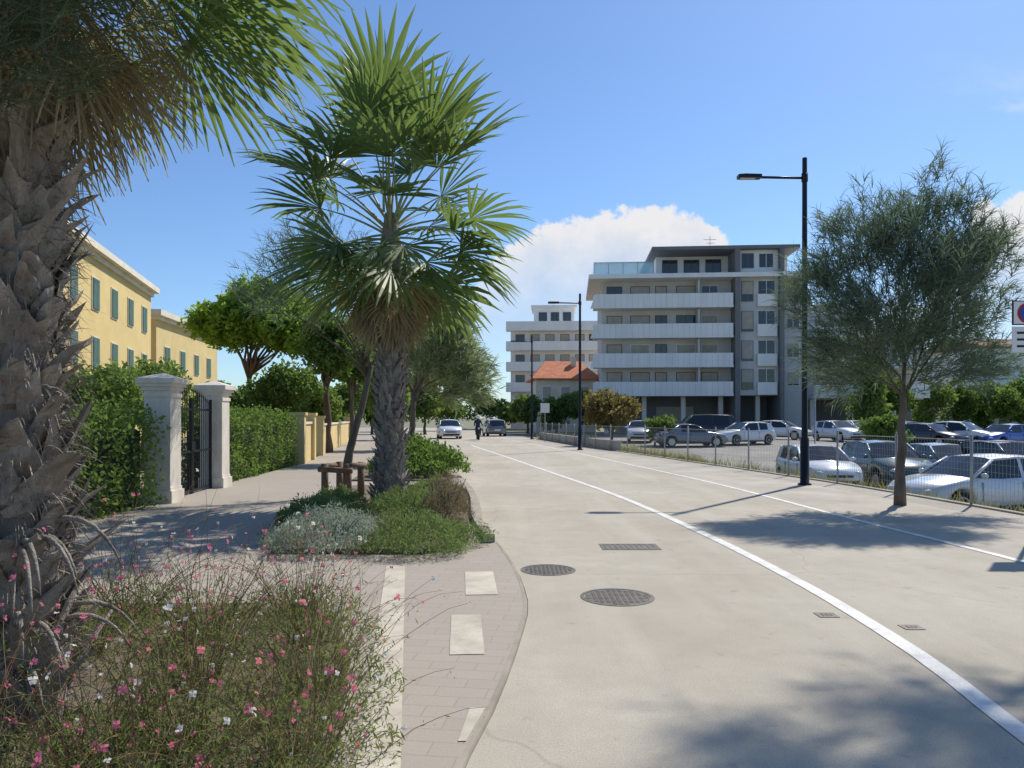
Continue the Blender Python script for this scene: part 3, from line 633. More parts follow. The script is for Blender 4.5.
# ---- foreground gaura
def gaura(x,y,h,sp,ns,seed,label,pk,fl=.5):
    r=random.Random(seed); t=thing('flowering_plant',label,'flower',(x,y,.02),0)
    st,lf=MB(),MB(); nf=0
    for i in range(ns):
        a=r.random()*6.283; d=Vector((math.cos(a)*r.uniform(.05,1.0),math.sin(a)*r.uniform(.05,1.0),1)).normalized()
        q=Vector((math.cos(a)*sp*.45*r.random(),math.sin(a)*sp*.45*r.random(),-.02)); L=h*r.uniform(.45,1.75); pts=[q]; K=8
        for j in range(K):
            q=q+d*L/K; d=(d+Vector((r.gauss(0,.11),r.gauss(0,.11),-.03-.035*j*L))).normalized(); pts.append(q)
        st.tube(pts,[.0028-.00024*j for j in range(K+1)],3,cap=False)
        for j in range(22):
            u=r.random()**1.4*K*.78; b_=int(u); p_=pts[b_].lerp(pts[b_+1],u-b_)
            lf.leaf(p_+Vector((r.gauss(0,.022),r.gauss(0,.022),r.gauss(0,.012))),r.uniform(.022,.055)*(1.2-u/K*.5),r,.16,.6)
        if r.random()<fl and nf<70:
            pkf=r.random()<pk
            for f in range(r.choice((1,1,2))):
                fb=MB()
                c=pts[-1-(f>0)]+Vector((r.gauss(0,.006),r.gauss(0,.006),0)); nrm=Vector((r.gauss(0,.8),-1+r.gauss(0,.8),r.gauss(.3,.7))).normalized(); e=nrm.orthogonal().normalized()
                ss=r.uniform(.006,.0135)
                for m_ in range(4):
                    v=Matrix.Rotation(m_*1.57+r.gauss(0,.25),3,nrm)@e; w=nrm.cross(v); cp=r.uniform(.3,1.0)
                    fb.add([c,c+v*ss*.8+w*ss*.7+nrm*ss*.25*cp,c+v*ss*1.5+nrm*ss*.8*cp,c+v*ss*.8-w*ss*.7+nrm*ss*.25*cp],[(0,1,2,3)])
                fb.build('pink_flower' if pkf else 'white_flower',M['pink' if pkf else 'whitepetal'],t); nf+=1
        else:
            for f in range(3): lf.leaf(pts[-1]+Vector((r.gauss(0,.012),r.gauss(0,.012),-.02*f)),.014,r,.3,1)
    for i in range(ns*20):
        a=r.random()*6.283; q=r.random()**.5*sp*1.25; lf.leaf(Vector((math.cos(a)*q,math.sin(a)*q,h*.45*r.random()*(1.15-q/sp*.6))),r.uniform(.028,.065),r,.18,.9)
    st.build('stems',M['gaurastem'],t); lf.build('leaves',M['gauraleaf'],t)
gp=[(-.92,2.75,.56,.36,'pink and white flowering plant lowest in the foreground, nearest the cream strip',.65),(-1.45,2.75,.60,.36,'pink flowering plant in the foreground right of the near palm base',.8),(-2.0,2.7,.6,.34,'pink flowering plant in front of the near palm trunk',.9),
    (-.98,3.45,.62,.38,'flowering plant leaning over the cream strip',.55),(-1.55,3.5,.66,.38,'white and pink flowering plant in the middle of the foreground bed',.5),(-1.12,4.25,.62,.40,'flowering plant third back along the bed edge',.55),(-1.85,4.4,.76,.4,'tall flowering plant just right of the near palm trunk',.6),
    (-1.4,5.2,.60,.42,'flowering plant near the back corner of the foreground bed',.6),(-2.2,5.3,.74,.4,'flowering plant at the back of the bed behind the near palm',.5),(-2.9,4.9,.8,.4,'flowering plant behind the near palm at the left edge',.7),(-3.0,5.8,.8,.4,'flowering plant farthest back at the left of the bed',.6),(-2.55,2.95,.76,.36,'flowering plant at the lower left corner',.9),(-1.75,6.0,.56,.42,'low flowering plant at the very back of the foreground bed',.5),(-1.9,3.35,.60,.36,'flowering plant close against the right side of the near palm trunk',.7)]
for i,(x,y,h,sp,lab,pk) in enumerate(gp): gaura(x,y,h,sp,68,100+i,lab,pk)
# verge grass
vg=MB(); r=random.Random(55)
for i in range(12000):
    y=5+r.random()**1.1*52; o=.2+abs(r.gauss(0,1.3)); x=Fc(y)+o
    z=-.06 if o<.25 else (-.06+(lotz(y)+.06)*min(1,(o-.25)/1.25))
    vg.ribbon((x,y,z-.02),(r.gauss(0,.3),r.gauss(0,.3),1),r.uniform(.10,.38)*(1+y*.012),.010+.0008*y,r,1.5,2)
tag(vg.build('verge_grass',M['weed']),'grass and weeds on the slope under the wire fence','grass',None,'stuff')

# ---------------------------------------------------------------- gate
def pillar(x,y,label):
    t=thing('gate_pillar',label,'pillar',(x,y,-.02),RAD(2),'stone gate pillars')
    MB().bx(-.28,.28,-.28,.28,0,.3).build('plinth',M['stone'],t)
    s=MB().bx(-.235,.235,-.235,.235,.3,2.12); s.bx(-.25,.25,-.25,.25,.3,.36); s.build('shaft',M['stone'],t)
    c=MB()
    for a,z0,z1 in ((.255,2.0,2.07),(.27,2.12,2.19),(.31,2.19,2.25),(.345,2.25,2.34)): c.bx(-a,a,-a,a,z0,z1)
    c.add([(-.33,-.33,2.34),(.33,-.33,2.34),(.33,.33,2.34),(-.33,.33,2.34),(0,0,2.45)],[(0,1,4),(1,2,4),(2,3,4),(3,0,4)]); c.build('cap',M['stone'],t)
pillar(-6.42,13.6,'stone gate pillar with moulded cap, left of the iron gate'); pillar(-6.62,16.5,'stone gate pillar with moulded cap, right of the iron gate')
t=thing('iron_gate','black iron bar gate between two stone pillars','gate',(-6.44,13.9,0),RAD(93.9))
for s0 in (0,1.17):
    l=MB()
    for z in (.1,.9,1.75): l.bx(s0,s0+1.14,-.02,.02,z,z+.045)
    for q in (s0,s0+1.1): l.bx(q,q+.04,-.025,.025,.06,2.0)
    for i in range(9):
        q=s0+.12+i*.112; zt=1.85+.28*math.sin((q)/2.3*math.pi); l.tube([(q,0,.1),(q,0,zt)],.009,6); l.tube([(q,0,zt),(q,0,zt+.1)],[.02,.002],5)
    l.build('gate_leaf',M['iron'],t)
MB().bx(1.05,1.25,-.045,.045,.95,1.12).build('lock_box',M['iron'],t)
def ywall(p0,p1,h,label):
    p0=Vector(p0);p1=Vector(p1); d=(p1-p0); L=d.length; t=thing('garden_wall',label,'wall',(p0.x,p0.y,-.06),math.atan2(d.y,d.x))
    MB().bx(0,L,-.12,.12,0,h).build('wall',M['yellow2'],t); MB().bx(-.03,L+.03,-.17,.17,h,h+.08).build('coping',M['cornice'],t)
    for q in (-.25,L+.0): 
        s=MB().bx(q,q+.42,-.24,.24,0,h+.3); s.bx(q-.05,q+.47,-.29,.29,h+.3,h+.4); s.build('pier',M['yellow2'],t)
ywall((-7.2,24.9,0),(-7.5,27.2,0),1.45,'short yellow garden wall just beyond the clipped hedge')
ywall((-8.0,30.5,0),(-10.9,49,0),1.35,'long yellow garden wall behind the leaning trunk')

# ---------------------------------------------------------------- buildings
def bwin(t,x,z,w,h,y,fm='brownframe',sh=None,lab=None):
    f=MB(); e=.07
    f.bx(x-e,x,y-.05,y+.02,z-e,z+h+e); f.bx(x+w,x+w+e,y-.05,y+.02,z-e,z+h+e); f.bx(x,x+w,y-.05,y+.02,z-e,z); f.bx(x,x+w,y-.05,y+.02,z+h,z+h+e)
    f.bx(x+w/2-.03,x+w/2+.03,y-.045,y-.021,z,z+h)
    o=f.build('window',M[fm],t)
    MB().bx(x,x+w,y-.02,y+.015,z,z+h).build('pane',M['window'],o)
    if sh=='roll': MB().bx(x,x+w,y-.06,y-.048,z+h*rnd.choice((.1,.35,.6)),z+h).build('shutter',M['shade'],o)
    if sh=='green':
        s=MB(); s.bx(x+.01,x+w/2-.01,y-.09,y-.055,z,z+h); s.bx(x+w/2+.01,x+w-.01,y-.09,y-.055,z,z+h)
        for i in range(14):
            zz=z+.06+i*(h-.12)/13
            for a,b2 in ((x+.06,x+w/2-.05),(x+w/2+.05,x+w-.06)): s.bx(a,b2,y-.105,y-.091,zz-.02,zz+.03)
        s.build('shutter',M['green_shutter'],o)
    return o
t=thing('yellow_building','three storey yellow building with pale cornice and green shutters at left','building',(-17.0,22.0,-.06),RAD(103.7))
L=26.4
MB().bx(0,L,0,11,0,9.45).build('wall',M['yellow'],t)
c=MB().bx(-.4,L+.4,-.45,11.5,9.72,10.05); c.bx(-.15,L+.15,-.15,11.3,9.45,9.72); c.build('roof_cornice',M['cornice'],t)
MB().bx(-.06,L+.06,-.06,0,3.2,3.4).build('string_course',M['cornice'],t)
for fl in (.9,4.1,7.0):
    for i in range(8):
        bwin(t,1.3+i*3.25,fl,1.0,1.5 if fl>1 else 1.6,0,'cornice','green')
t=thing('yellow_building','lower yellow building with pale cornice farther along on the left','building',(-25.0,52,-.06),RAD(96.3))
MB().bx(0,15,0,9,0,8.6).build('wall',M['yellow2'],t); c=MB().bx(-.5,15.4,-.5,9.4,8.85,9.25); c.bx(-.2,15.2,-.25,9.2,8.6,8.85); c.build('roof_cornice',M['cornice'],t)
for fl in (1.0,5.2):
    for i in range(4): bwin(t,1.6+i*3.4,fl,1.0,1.6,0,'cornice','green')

# apartment block
t=thing('apartment_building','five storey apartment block with long white balconies and grey pillars','building',(8.5,77.0,-.06),RAD(-4.5))
fl=[4.15,7.1,10.15,13.25]
w_=MB(); w_.bx(.9,14.4,1.9,14,4.0,16.1); w_.bx(14.9,18.9,.7,14,4.0,16.1); w_.bx(19.3,22.0,1.4,14,0,16.1); w_.bx(22.0,28,2.2,14,3.6,13.1); w_.bx(28.0,34,2.2,14,3.6,9.9); w_.build('wall',M['offwhite'],t)
MB().bx(3,34,5,13.5,0,4.0).build('ground_floor_wall',M['greywall'],t)
for x in (1.2,5.2,9.3,13.2,17,22.6,26.5,30.8): MB().bx(x,x+.45,2.2,2.65,0,4.0).build('column',M['white'],t)
for f in fl:
    s=MB(); s.bx(.1,14.3,.0,1.9,f-.2,f)
    s.add([(-.35,-.15,f-.22),(14.2,-.15,f-.22),(14.2,-.15,f+1.25),(.15,-.15,f+1.25),(-.35,0,f-.22),(14.2,0,f-.22),(14.2,0,f+1.25),(.15,0,f+1.25)],[(0,1,2,3),(7,6,5,4),(0,3,7,4),(1,5,6,2),(3,2,6,7),(0,4,5,1)])
    s.bx(-.02,.1,0,1.9,f-.2,f+1.22)
    o=s.build('balcony',M['parapet'],t)
    g_=MB()
    for i in range(24): g_.bx(.5+i*.58,.53+i*.58,-.158,-.1505,f-.15,f+1.18)
    g_.build('panel_joints',M['offwhite'],o)
    for i,x in enumerate((1.5,4.0,6.6,8.8,11.4)):
        bwin(t,x,f+.05,(1.5,1.9,1.1,1.9,1.6)[i],2.25,1.9,rnd.choice(('brownframe','brownframe','white')),rnd.choice(('roll',None,'roll')))
    MB().bx(10.75,10.9,.3,1.85,f+.001,f+2.75).build('partition',M['offwhite'],t)
    o=bwin(t,15.25,f+.5,1.1,2.0,.7,'greywall','roll')
    q=MB().bx(16.75,18.7,.25,.69,f-.1,f+1.15); q.build('loggia_parapet',M['parapet'],t)
    bwin(t,16.9,f+1.2,1.65,1.35,.7,'white',None)
    bwin(t,20.0,f+.9,1.2,1.4,1.4,'white','roll')
for x0,x1 in ((14.4,14.9),(18.9,19.3)): MB().bx(x0,x1,-.2,14,0,19.0).build('pillar',M['greywall'],t)
MB().bx(-.5,22.3,-.3,14.2,16.1,16.55).build('roof_slab',M['parapet'],t)
r_=MB(); r_.bx(0,.05,0,9,16.56,17.75); r_.bx(0.05,6.2,-.05,0,16.56,17.75); r_.build('glass_railing',M['railglass'],t)
r_=MB(); 
for x in (0,1.5,3,4.5,6.1): r_.bx(x,x+.05,-.1,-.052,16.56,17.8)
r_.bx(0,6.2,-.1,.02,17.76,17.82); r_.build('railing_frame',M['galv'],t)
MB().bx(6.8,14.4,3.4,13,16.56,19.0).bx(14.9,18.9,.72,13,16.56,19.0).bx(19.3,20.6,3.4,13,16.56,19).build('penthouse_wall',M['white'],t)
for x in (7.5,9.8,12.1): bwin(t,x,16.7,1.5,1.9,3.4,'brownframe',None)
bwin(t,15.3,17.2,1.1,1.4,.72,'greywall',None); bwin(t,17.0,17.2,1.4,1.4,.72,'white',None)
MB().bx(6.0,20.9,-.1,13.5,19.0,19.35).build('roof',M['greywall'],t)
MB().bx(17.2,18.0,6,7,19.35,20.3).build('chimney',M['offwhite'],t)
a=MB().tube([(13,6,19.3),(13,6,21.8)],.03,5); a.bx(12.3,13.7,5.98,6.02,21.4,21.44); a.bx(12.6,13.4,5.98,6.02,21.0,21.04); a.build('antenna',M['galv'],t)
for f,x1 in ((3.9,33.8),(6.9,33.8),(9.95,28.2)):
    s=MB().bx(22.4,x1,.5,2.2,f-.2,f); s.bx(22.4,x1,.4,.5,f-.2,f+1.15); s.build('balcony',M['parapet'],t)
    for x in (23.2,25.8,28.6,31.2): 
        if x+1.5<x1: bwin(t,x,f+.05,1.5,2.2,2.2,'brownframe','roll')
MB().bx(28.3,34.3,1.9,14.2,9.9,10.25).build('roof_slab',M['parapet'],t)
MB().bx(22.0,28.3,1.9,14.2,13.1,13.45).build('roof_slab',M['parapet'],t)
MB().bx(7,11,4.9,4.99,.2,2.9).build('garage_door',M['shade'],t)

t=thing('apartment_building','white stepped apartment building behind the orange roofed house','building',(X(506,108),108,-.06),RAD(-3))
MB().bx(.6,13.6,1.5,12,0,14.6).bx(4,10,3,10,14.6,18.2).build('wall',M['white'],t)
MB().bx(3.6,10.4,2.6,10.4,18.2,18.5).build('roof',M['parapet'],t)
for f in (2.6,5.7,8.7,11.7,14.6):
    s=MB().bx(0,13.9,0,1.5,f-.2,f); s.bx(0,13.9,-.1,0,f-.2,f+1.15); s.build('balcony',M['parapet'],t)
    if f<14:
        for x in (1.4,3.6,5.8,8.0,10.2,12.2): bwin(t,x,f+.05,1.2,2.2,1.5,'brownframe',rnd.choice(('roll',None)))
for x in (4.8,6.6,8.4): bwin(t,x,15.4,1.1,2.0,3.0,'brownframe',None)
t=thing('house','low cream house with a wide orange tiled hip roof beyond the low wall','house',(X(532,86),86,-.06),RAD(4))
MB().bx(.5,7.6,.5,7,0,6.1).build('wall',M['cornice'],t)
rf=MB(); rf.add([(0,0,6.3),(8.2,0,6.3),(8.2,8.2,6.3),(0,8.2,6.3),(2.0,4.1,8.6),(6.2,4.1,8.6),(0,0,6.12),(8.2,0,6.12),(8.2,8.2,6.12),(0,8.2,6.12)],[(0,1,5,4),(1,2,5),(2,3,4,5),(3,0,4),(0,6,7,1),(1,7,8,2),(3,9,6,0),(2,8,9,3),(6,9,8,7)])
ro=rf.build('roof',M['tile'],t); MB().bx(5.0,5.6,2.8,3.4,7.6,9.0).build('chimney',M['cornice'],ro)
for f in (.8,3.8):
    for x in (1.3,3.5,5.7): bwin(t,x,f,1.0,1.5,.5,'white','roll')
def house(px,y,w,d,h,rh,label,tile,rz=0):
    t=thing('house',label,'house',(X(px,y),y,-.06),rz)
    MB().bx(0,w,0,d,0,h-.25).build('wall',M['white'],t)
    rf=MB(); e=.6
    rf.add([(-e,-e,h),(w+e,-e,h),(w+e,d+e,h),(-e,d+e,h),(-e,d/2,h+rh),(w+e,d/2,h+rh),(-e,-e,h-.2),(w+e,-e,h-.2),(w+e,d+e,h-.2),(-e,d+e,h-.2)],[(0,1,5,4),(2,3,4,5),(0,4,3),(1,2,5),(0,6,7,1),(1,7,8,2),(3,9,6,0),(2,8,9,3),(6,9,8,7)])
    ro=rf.build('roof',M[tile],t); MB().bx(w*.3,w*.3+.7,d*.35,d*.35+.7,h+rh*.4,h+rh+.6).build('chimney',M['white'],ro)
    k=int(h/3)
    for f in range(k):
        for i in range(int(w/2.6)): bwin(t,.8+i*2.6,.9+f*3.0,1.1,1.5,0,'white','roll')
        if f: s=MB().bx(.3,w-.3,-1.3,-.003,f*3-.1,f*3+.1); s.bx(.3,w-.3,-1.4,-1.3,f*3-.1,f*3+1); s.build('balcony',M['parapet'],t)
house(978,96,10,9,11.0,1.5,'white three storey house with brown roof at the right edge','browntile',RAD(8))
house(938,112,9,9,9.5,3.0,'lower house with brown gable roof left of the white house','browntile',RAD(-5))

# ---------------------------------------------------------------- cars
def lerpf(pts):
    def f(x):
        if x<=pts[0][0]: return pts[0][1]
        for (a,va),(b,vb) in zip(pts[:-1],pts[1:]):
            if x<=b: u=(x-a)/(b-a); return va+(vb-va)*u
        return pts[-1][1]
    return f
def car(loc,rz,pk,label,kind='hatch',L=4.1,W=1.76,H=1.48,group='cars parked in the car park'):
    t=thing('parked_car' if group else 'car',label,'car',loc,rz,group); pm=P[pk]; hl=L/2; wr=.315
    xf,xr=hl-.84,-hl+.74
    cfg={'hatch':(.215,.045,-.36,-.485),'sedan':(.19,.03,-.22,-.37),'van':(.36,.22,-.46,-.495)}[kind]
    xc,xrf,xrb,xe=[q*L for q in cfg]; k=H/1.48
    tail=[(-hl,.62),(-hl+.05,.86),(-hl+.3,.99)] if kind!='sedan' else [(-hl,.62),(-hl+.06,.86),(-hl+.25,.95)]
    zt=lerpf([(a,b*min(k,1.12)) for a,b in tail+[(0,.93),(xc,.96),(xc+.3*(hl-xc),.92),(hl-.3,.80),(hl-.1,.70),(hl,.52)]])
    zb0=lerpf([(-hl,.36),(-hl+.15,.24),(hl-.2,.19),(hl,.32)])
    def hw(x): q=max(0,(abs(x)/hl-.62)/.38); return W/2*(1-.2*q**2.4)
    ra=.375
    xs=sorted(set([-hl+L*i/56 for i in range(57)]+[xw+ra*math.cos(a*math.pi/10) for xw in (xf,xr) for a in range(11)]+[-hl+.03,hl-.03]))
    b=MB(); vs=[]; N=11
    for x in xs:
        zb=zb0(x)
        for xw in (xf,xr):
            if abs(x-xw)<ra: zb=max(zb,wr+math.sqrt(max(0,ra*ra-(x-xw)**2)))
        z1=zt(x); h=hw(x); 
        half=[(h*.9,zb),(h*.985,zb+min(.06,(z1-zb)*.2)),(h,zb+(z1-zb)*.5),(h*.975,z1-.07*min(1,(z1-zb)*3)),(h*.92,z1)]
        ring=[(p[0],p[1]) for p in half]+[(0,z1+.035)]+[(-p[0],p[1]) for p in half[::-1]]
        vs+=[(x,p[0],p[1]) for p in ring]
    fs=[]; n_=len(xs)
    for i in range(n_-1):
        for j in range(N-1): fs.append((i*N+j,(i+1)*N+j,(i+1)*N+j+1,i*N+j+1))
        fs.append((i*N+N-1,(i+1)*N+N-1,(i+1)*N,i*N))
    fs.append(tuple(range(N))); fs.append(tuple((n_-1)*N+j for j in range(N))[::-1])
    b.add(vs,fs); body=b.build('body',pm,t,True)
    MB().bx(-hl+.3,hl-.3,-W/2+.27,W/2-.27,.19,.7).build('underbody',M['blackplastic'],t)
    xb=(xrf+xrb)/2+.05; st=[xc,xrf,xb+.05,xb-.05,xrb+.22*(xb-xrb),xrb,xe]
    zr=[zt(xc)+.015,H-.05,H,H-.003,H-.035,H-.08,zt(xe)+.03]
    rows=[]
    for x,z in zip(st,zr):
        lo=hw(x)*.925; hi=lo-max(0,z-zt(x))*.30; e=.05 if x not in (xc,xe) else .0
        rows.append([(x,lo,zt(x)-.03),(x,hi,z-e),(x,hi*.72,z-e*.15),(x,0,z+.015),(x,-hi*.72,z-e*.15),(x,-hi,z-e),(x,-lo,zt(x)-.03)])
    roof,ws,rw=MB(),MB(),MB(); sides=[]
    for i in range(6):
        A,B_=rows[i],rows[i+1]
        for j in range(1,5):
            tgt=ws if i==0 else rw if i==5 else roof
            tgt.add([A[j],A[j+1],B_[j+1],B_[j]],[(0,1,2,3)])
        for j in (0,5):
            q=[A[j],A[j+1],B_[j+1],B_[j]]
            if i in (0,1,3): sides.append(MB()); sides[-1].add(q,[(0,1,2,3)])
            else: roof.add(q,[(0,1,2,3)])
    for s in (1,5):
        roof.tube([Vector(rows[0][s]),Vector(rows[1][s])],.04,6); roof.tube([Vector(rw_[s]) for rw_ in rows[1:6]],.028,6); roof.tube([Vector(rows[5][s]),Vector(rows[6][s])],.05,6)
    roof.build('roof',pm,t,True); ws.build('windscreen',M['carglass'],t,True); rw.build('rear_window',M['carglass'],t,True)
    for s in sides: s.build('side_window',M['carglass'],t)
    for xw in (xf,xr):
        for s in (1,-1):
            o=MB().lathe([(.2,-.1),(.29,-.1),(wr,-.07),(wr,.07),(.29,.1),(.2,.1)],22,(0,0,0),'y').build('wheel',M['tyre'],t,True,(xw,s*(W/2-.125),wr))
            rm=MB().lathe([(.2,-.03),(.2,.03)],18,(0,0,0),'y',1); yy=s*.03
            for q in range(5): 
                a=q*1.2566; Mx=Matrix.Rotation(a,4,'Y'); rm.bx(.03,.2,min(yy,yy+s*.06),max(yy,yy+s*.06),-.03,.03,0,Mx)
            rm.lathe([(.215,min(yy,yy+s*.072)),(.215,max(yy,yy+s*.072)),(.19,max(yy,yy+s*.07)),(.19,min(yy,yy+s*.07))],18,(0,0,0),'y',0); rm.lathe([(.05,min(yy,yy+s*.075)),(.05,max(yy,yy+s*.075))],10,(0,0,0),'y',0)
            rm.build('rim',[M['rim'],M['blackplastic']],o)
    for s in (1,-1):
        x=hl-.16; y=s*hw(x)*.78
        def ell(cx,cy,cz,ax,ay,az,mname,nm):
            e=MB(); vv=[];ff=[]
            for a in range(7):
                for c in range(10):
                    th=a*math.pi/6; ph=c*math.pi/5; vv.append((cx+ax*math.sin(th)*math.cos(ph),cy+ay*math.sin(th)*math.sin(ph),cz+az*math.cos(th)))
            for a in range(6):
                for c in range(10): ff.append((a*10+c,a*10+(c+1)%10,(a+1)*10+(c+1)%10,(a+1)*10+c))
            e.add(vv,ff); e.build(nm,mname,t,True)
        ell(x-.05,y,zt(x)-.1,.2,.17,.085,M['headlamp'],'headlight')
        ell(-hl+.08,s*hw(-hl+.1)*.82,.78*min(k,1.12),.1,.13,.13,M['taillamp'],'taillight')
        ell(xc-.18,s*(hw(xc)+.08),zt(xc)+.06,.06,.1,.07,pm,'mirror')
        for xd in (xb+.02,xb-.95): 
            if xd>xrb-.1: MB().bx(xd-.2,xd-.05,min(s*W/2*.985,s*(W/2*.985+.025)),max(s*W/2*.985,s*(W/2*.985+.025)),.8,.825).build('door_handle',pm,t)
        dl=MB()
        for xd in (xb+.06,xc-.22): dl.bx(xd-.006,xd+.006,min(s*W/2*.99,s*(W/2+.003)),max(s*W/2*.99,s*(W/2+.003)),.38,.86)
        dl.bx(xr+.42,xf-.42,min(s*W/2*.97,s*(W/2+.006)),max(s*W/2*.97,s*(W/2+.006)),.2,.3)
        dl.build('door_seam',M['blackplastic'],t)
    f=MB(); f.bx(hl-.12,hl+.008,-.42,.42,.5,.58); f.bx(hl-.15,hl+.012,-.62,.62,.28,.4); f.build('grille',M['blackplastic'],t)
    MB().bx(hl-.05,hl+.022,-.26,.26,.415,.495).build('number_plate',M['plate'],t); MB().bx(-hl-.015,-hl+.05,-.26,.26,.5,.61).build('number_plate',M['plate'],t)
    return t
def lotcar(px,y,deg,pk,label,kind='hatch',**k): return car((X(px,y),y,lotz(y)+.006),RAD(deg),pk,label,kind,**k)
lotcar(816,25.5,-92,'white','white hatchback facing the fence left of the feathery tree','hatch')
lotcar(884,25.8,-90,'green','dark green car facing the fence right of the white hatchback','hatch',H=1.60,W=1.82)
lotcar(945,26.5,-88,'grey','dark grey car behind the silver hatchback','hatch')
lotcar(975,18.6,194,'silver','silver hatchback nearest the fence at the right edge','hatch',L=4.15)
lotcar(1012,25,-84,'black','black car behind the silver hatchback at the right edge','hatch',H=1.62,W=1.84)
lotcar(932,47,-70,'black','small black car in the far row, left of the white one','hatch')
lotcar(962,47,-55,'white','white car in the far row at right','hatch',H=1.60)
lotcar(1004,46,200,'blue','blue car in the far row at the right edge','hatch')
lotcar(690,47,8,'grey','grey car parked side on behind the fence, left of another white car','sedan',L=4.5,H=1.45)
lotcar(744,49,-160,'white','white car parked side on right of the grey one','hatch',H=1.5)
lotcar(703,60,184,'black','black van under the apartment block','van',L=4.9,H=1.95,W=1.9)
lotcar(782,57,-40,'white','white car left of the near street lamp, before the apartment block','hatch')
lotcar(838,53,-75,'silver','silver car right of the slim pale pole in the far row','hatch')
lotcar(858,56,-80,'white','white car left of the feathery tree trunk in the far row','hatch')
lotcar(640,52,-100,'silver','silver car behind the wire fence right of the brownish bush','hatch')
lotcar(912,50,-80,'grey','dark car right of the feathery tree trunk in the far row','hatch')
car((X(449,58),58,0),RAD(-80),'white','white car coming towards the camera far down the road','hatch',group=None)
car((X(494,66),66,0),RAD(100),'grey','dark car far down the road right of the scooter','hatch',group=None)

# ---------------------------------------------------------------- scooter and rider
sx,sy=X(478,54),54; ang=RAD(-82)
t=thing('scooter','dark scooter ridden towards the camera far down the road','scooter',(sx,sy,0),ang)
for x in (-.6,.62): 
    o=MB().lathe([(.12,-.05),(.21,-.05),(.23,0),(.21,.05),(.12,.05)],16,(0,0,0),'y').build('wheel',M['tyre'],t,True,(x,0,.23)); MB().lathe([(.12,-.03),(.12,.03)],12,(0,0,0),'y').build('rim',M['rim'],o)
q=MB(); q.tube([(-.75,0,.6),(-.5,0,.62),(-.1,0,.55),(.05,0,.32),(.3,0,.3),(.42,0,.55),(.45,0,.9)],[.12,.17,.16,.12,.12,.14,.12],10); q.build('body',M['blackplastic'],t,True)
MB().bx(-.7,.05,-.14,.14,.72,.8).build('seat',M['tyre'],t); q=MB().tube([(.42,-.34,1.05),(.48,0,1.0),(.42,.34,1.05)],.02,6); q.tube([(.48,0,.9),(.62,0,.25)],.03,6); q.build('handlebar',M['blackplastic'],t,True)
MB().lathe([(.07,0),(.07,.05)],12,(.52,0,.85),'x').build('headlight',M['headlamp'],t)
pr=thing('person','person in dark clothes and helmet sitting on the scooter','person',(sx,sy,0),ang)
pts=[(-.2,0,.9),(-.12,0,1.15),(-.05,0,1.4),(-.02,0,1.52),(.0,0,1.68)]; rad=[.15,.15,.16,.06,.10]; ed=[(0,1),(1,2),(2,3),(3,4)]
for s in (1,-1):
    b0=len(pts); pts+=[(-.15,s*.1,.88),(.2,s*.17,.85),(.22,s*.16,.45),(.32,s*.16,.38)]; rad+=[.1,.075,.055,.05]; ed+=[(0,b0),(b0,b0+1),(b0+1,b0+2),(b0+2,b0+3)]
    b0=len(pts); pts+=[(-.04,s*.19,1.4),(.1,s*.27,1.17),(.4,s*.3,1.08)]; rad+=[.065,.05,.04]; ed+=[(2,b0),(b0,b0+1),(b0+1,b0+2)]
me=D.meshes.new('body'); me.from_pydata(pts,ed,[]); me.update(); me.materials.append(M['cloth'])
o=D.objects.new('body',me); COL.objects.link(o); o.parent=pr
o.modifiers.new('Skin','SKIN')
if len(me.skin_vertices):
    for i,v in enumerate(me.skin_vertices[0].data): v.radius=(rad[i],rad[i])
    me.skin_vertices[0].data[0].use_root=True
o.modifiers.new('Sub','SUBSURF').levels=1
MB().lathe([(.05,1.56),(.13,1.6),(.145,1.7),(.11,1.8),(.03,1.84)],12,(0,0,0)).build('helmet',M['signwhite'],pr,True)

# ---------------------------------------------------------------- light, sky
E=RAD(48); sdir=Vector((.62*math.cos(E),.785*math.cos(E),math.sin(E)))
sl=D.lights.new('sun','SUN'); sl.energy=4.9; sl.angle=RAD(.7); sl.color=(1,.94,.845)
so=D.objects.new('sun',sl); COL.objects.link(so); so.rotation_euler=sdir.to_track_quat('Z','Y').to_euler(); so.location=(20,20,40)
W=D.worlds.new('World'); S.world=W; W.use_nodes=True; nt=W.node_tree; bg=nt.nodes['Background']
sky=nn(nt,'ShaderNodeTexSky'); sky.sky_type='NISHITA'; sky.sun_disc=False; sky.sun_elevation=E; sky.sun_rotation=math.atan2(.62,.785); sky.air_density=1.0; sky.dust_density=.35; sky.ozone_density=2.6
tc=nn(nt,'ShaderNodeTexCoord').outputs['Generated']; sp=nn(nt,'ShaderNodeSeparateXYZ'); nt.links.new(tc,sp.inputs[0])
def mth(op,a,b=None):
    n=nn(nt,'ShaderNodeMath',operation=op)
    for i,v in enumerate((a,b)):
        if v is None: continue
        if isinstance(v,(int,float)): n.inputs[i].default_value=v
        else: nt.links.new(v,n.inputs[i])
    return n.outputs[0]
yy=mth('MAXIMUM',sp.outputs[1],.05); u=mth('DIVIDE',sp.outputs[0],yy); v=mth('DIVIDE',sp.outputs[2],yy)
cb=nn(nt,'ShaderNodeCombineXYZ'); nt.links.new(u,cb.inputs[0]); nt.links.new(v,cb.inputs[1])
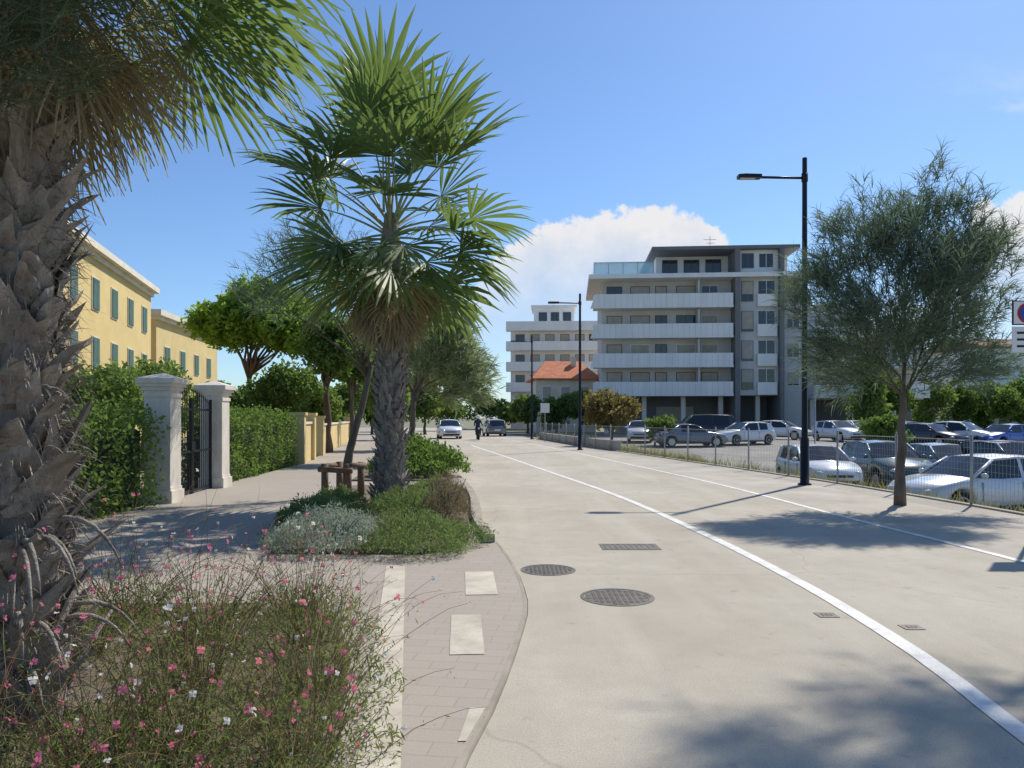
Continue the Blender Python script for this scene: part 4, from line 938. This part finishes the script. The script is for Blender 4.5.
nz=noise(nt,cb.outputs[0],17,8,.62); nz2=noise(nt,cb.outputs[0],4.5,6,.55,(1,2.2,1)); 
rp=nn(nt,'ShaderNodeValToRGB'); el=rp.color_ramp.elements
prof=[(-1,.0),(-.14,.0),(-.04,.42),(.03,.53),(.10,.55),(.18,.565),(.25,.57),(.29,.50),(.33,.30),(.45,.26),(.56,.36),(.63,.60),(1,.64)]
el[0].position=0; el[0].color=(0,0,0,1); el[1].position=1; el[1].color=(.64,.64,.64,1)
for a,b2 in prof[1:-1]: e=el.new((a+1)/2); e.color=(b2,b2,b2,1)
nt.links.new(mth('MULTIPLY',mth('ADD',u,1.0),.5),rp.inputs[0])
vt=mth('MULTIPLY',rp.outputs[0],.5)
dd=mth('SUBTRACT',mth('ADD',vt,mth('MULTIPLY',mth('SUBTRACT',nz,.5),.14)),v)
den=mrange(nt,dd,0,.016,0,1,True); fade=mrange(nt,v,.08,.25,.30,.96); den=mth('MULTIPLY',den,fade)
yk=mrange(nt,sp.outputs[1],.05,.2)
den=mth('MULTIPLY',den,yk)
wis=mth('MULTIPLY',mrange(nt,nz2,.52,.68,0,.6,True),mth('MULTIPLY',mrange(nt,u,.46,.66),mrange(nt,v,.50,.35)))
den=mth('MAXIMUM',den,mth('MULTIPLY',wis,yk))
WS=.148
ccol=mixc(nt,mrange(nt,mth('ADD',dd,mth('MULTIPLY',mth('SUBTRACT',nz,.5),-.40)),.0,.12),(5.9,5.8,5.8),(4.1,4.6,5.3))
tint=mixc(nt,1.0,sky.outputs[0],(.68,.82,.98),'MULTIPLY')
nt.links.new(mixc(nt,den,tint,ccol),bg.inputs[0]); bg.inputs[1].default_value=WS

# ---------------------------------------------------------------- camera
cam=D.cameras.new('camera'); co=D.objects.new('camera',cam); COL.objects.link(co); co.location=(0,0,HC); co.rotation_euler=(RAD(90),0,0)
cam.sensor_width=36; cam.lens=FP/1024*36; cam.shift_y=(HY-384)/1024; cam.clip_end=8000; cam.clip_start=.05
S.camera=co
S.view_settings.view_transform='Standard'; S.view_settings.look='None'; S.view_settings.exposure=0
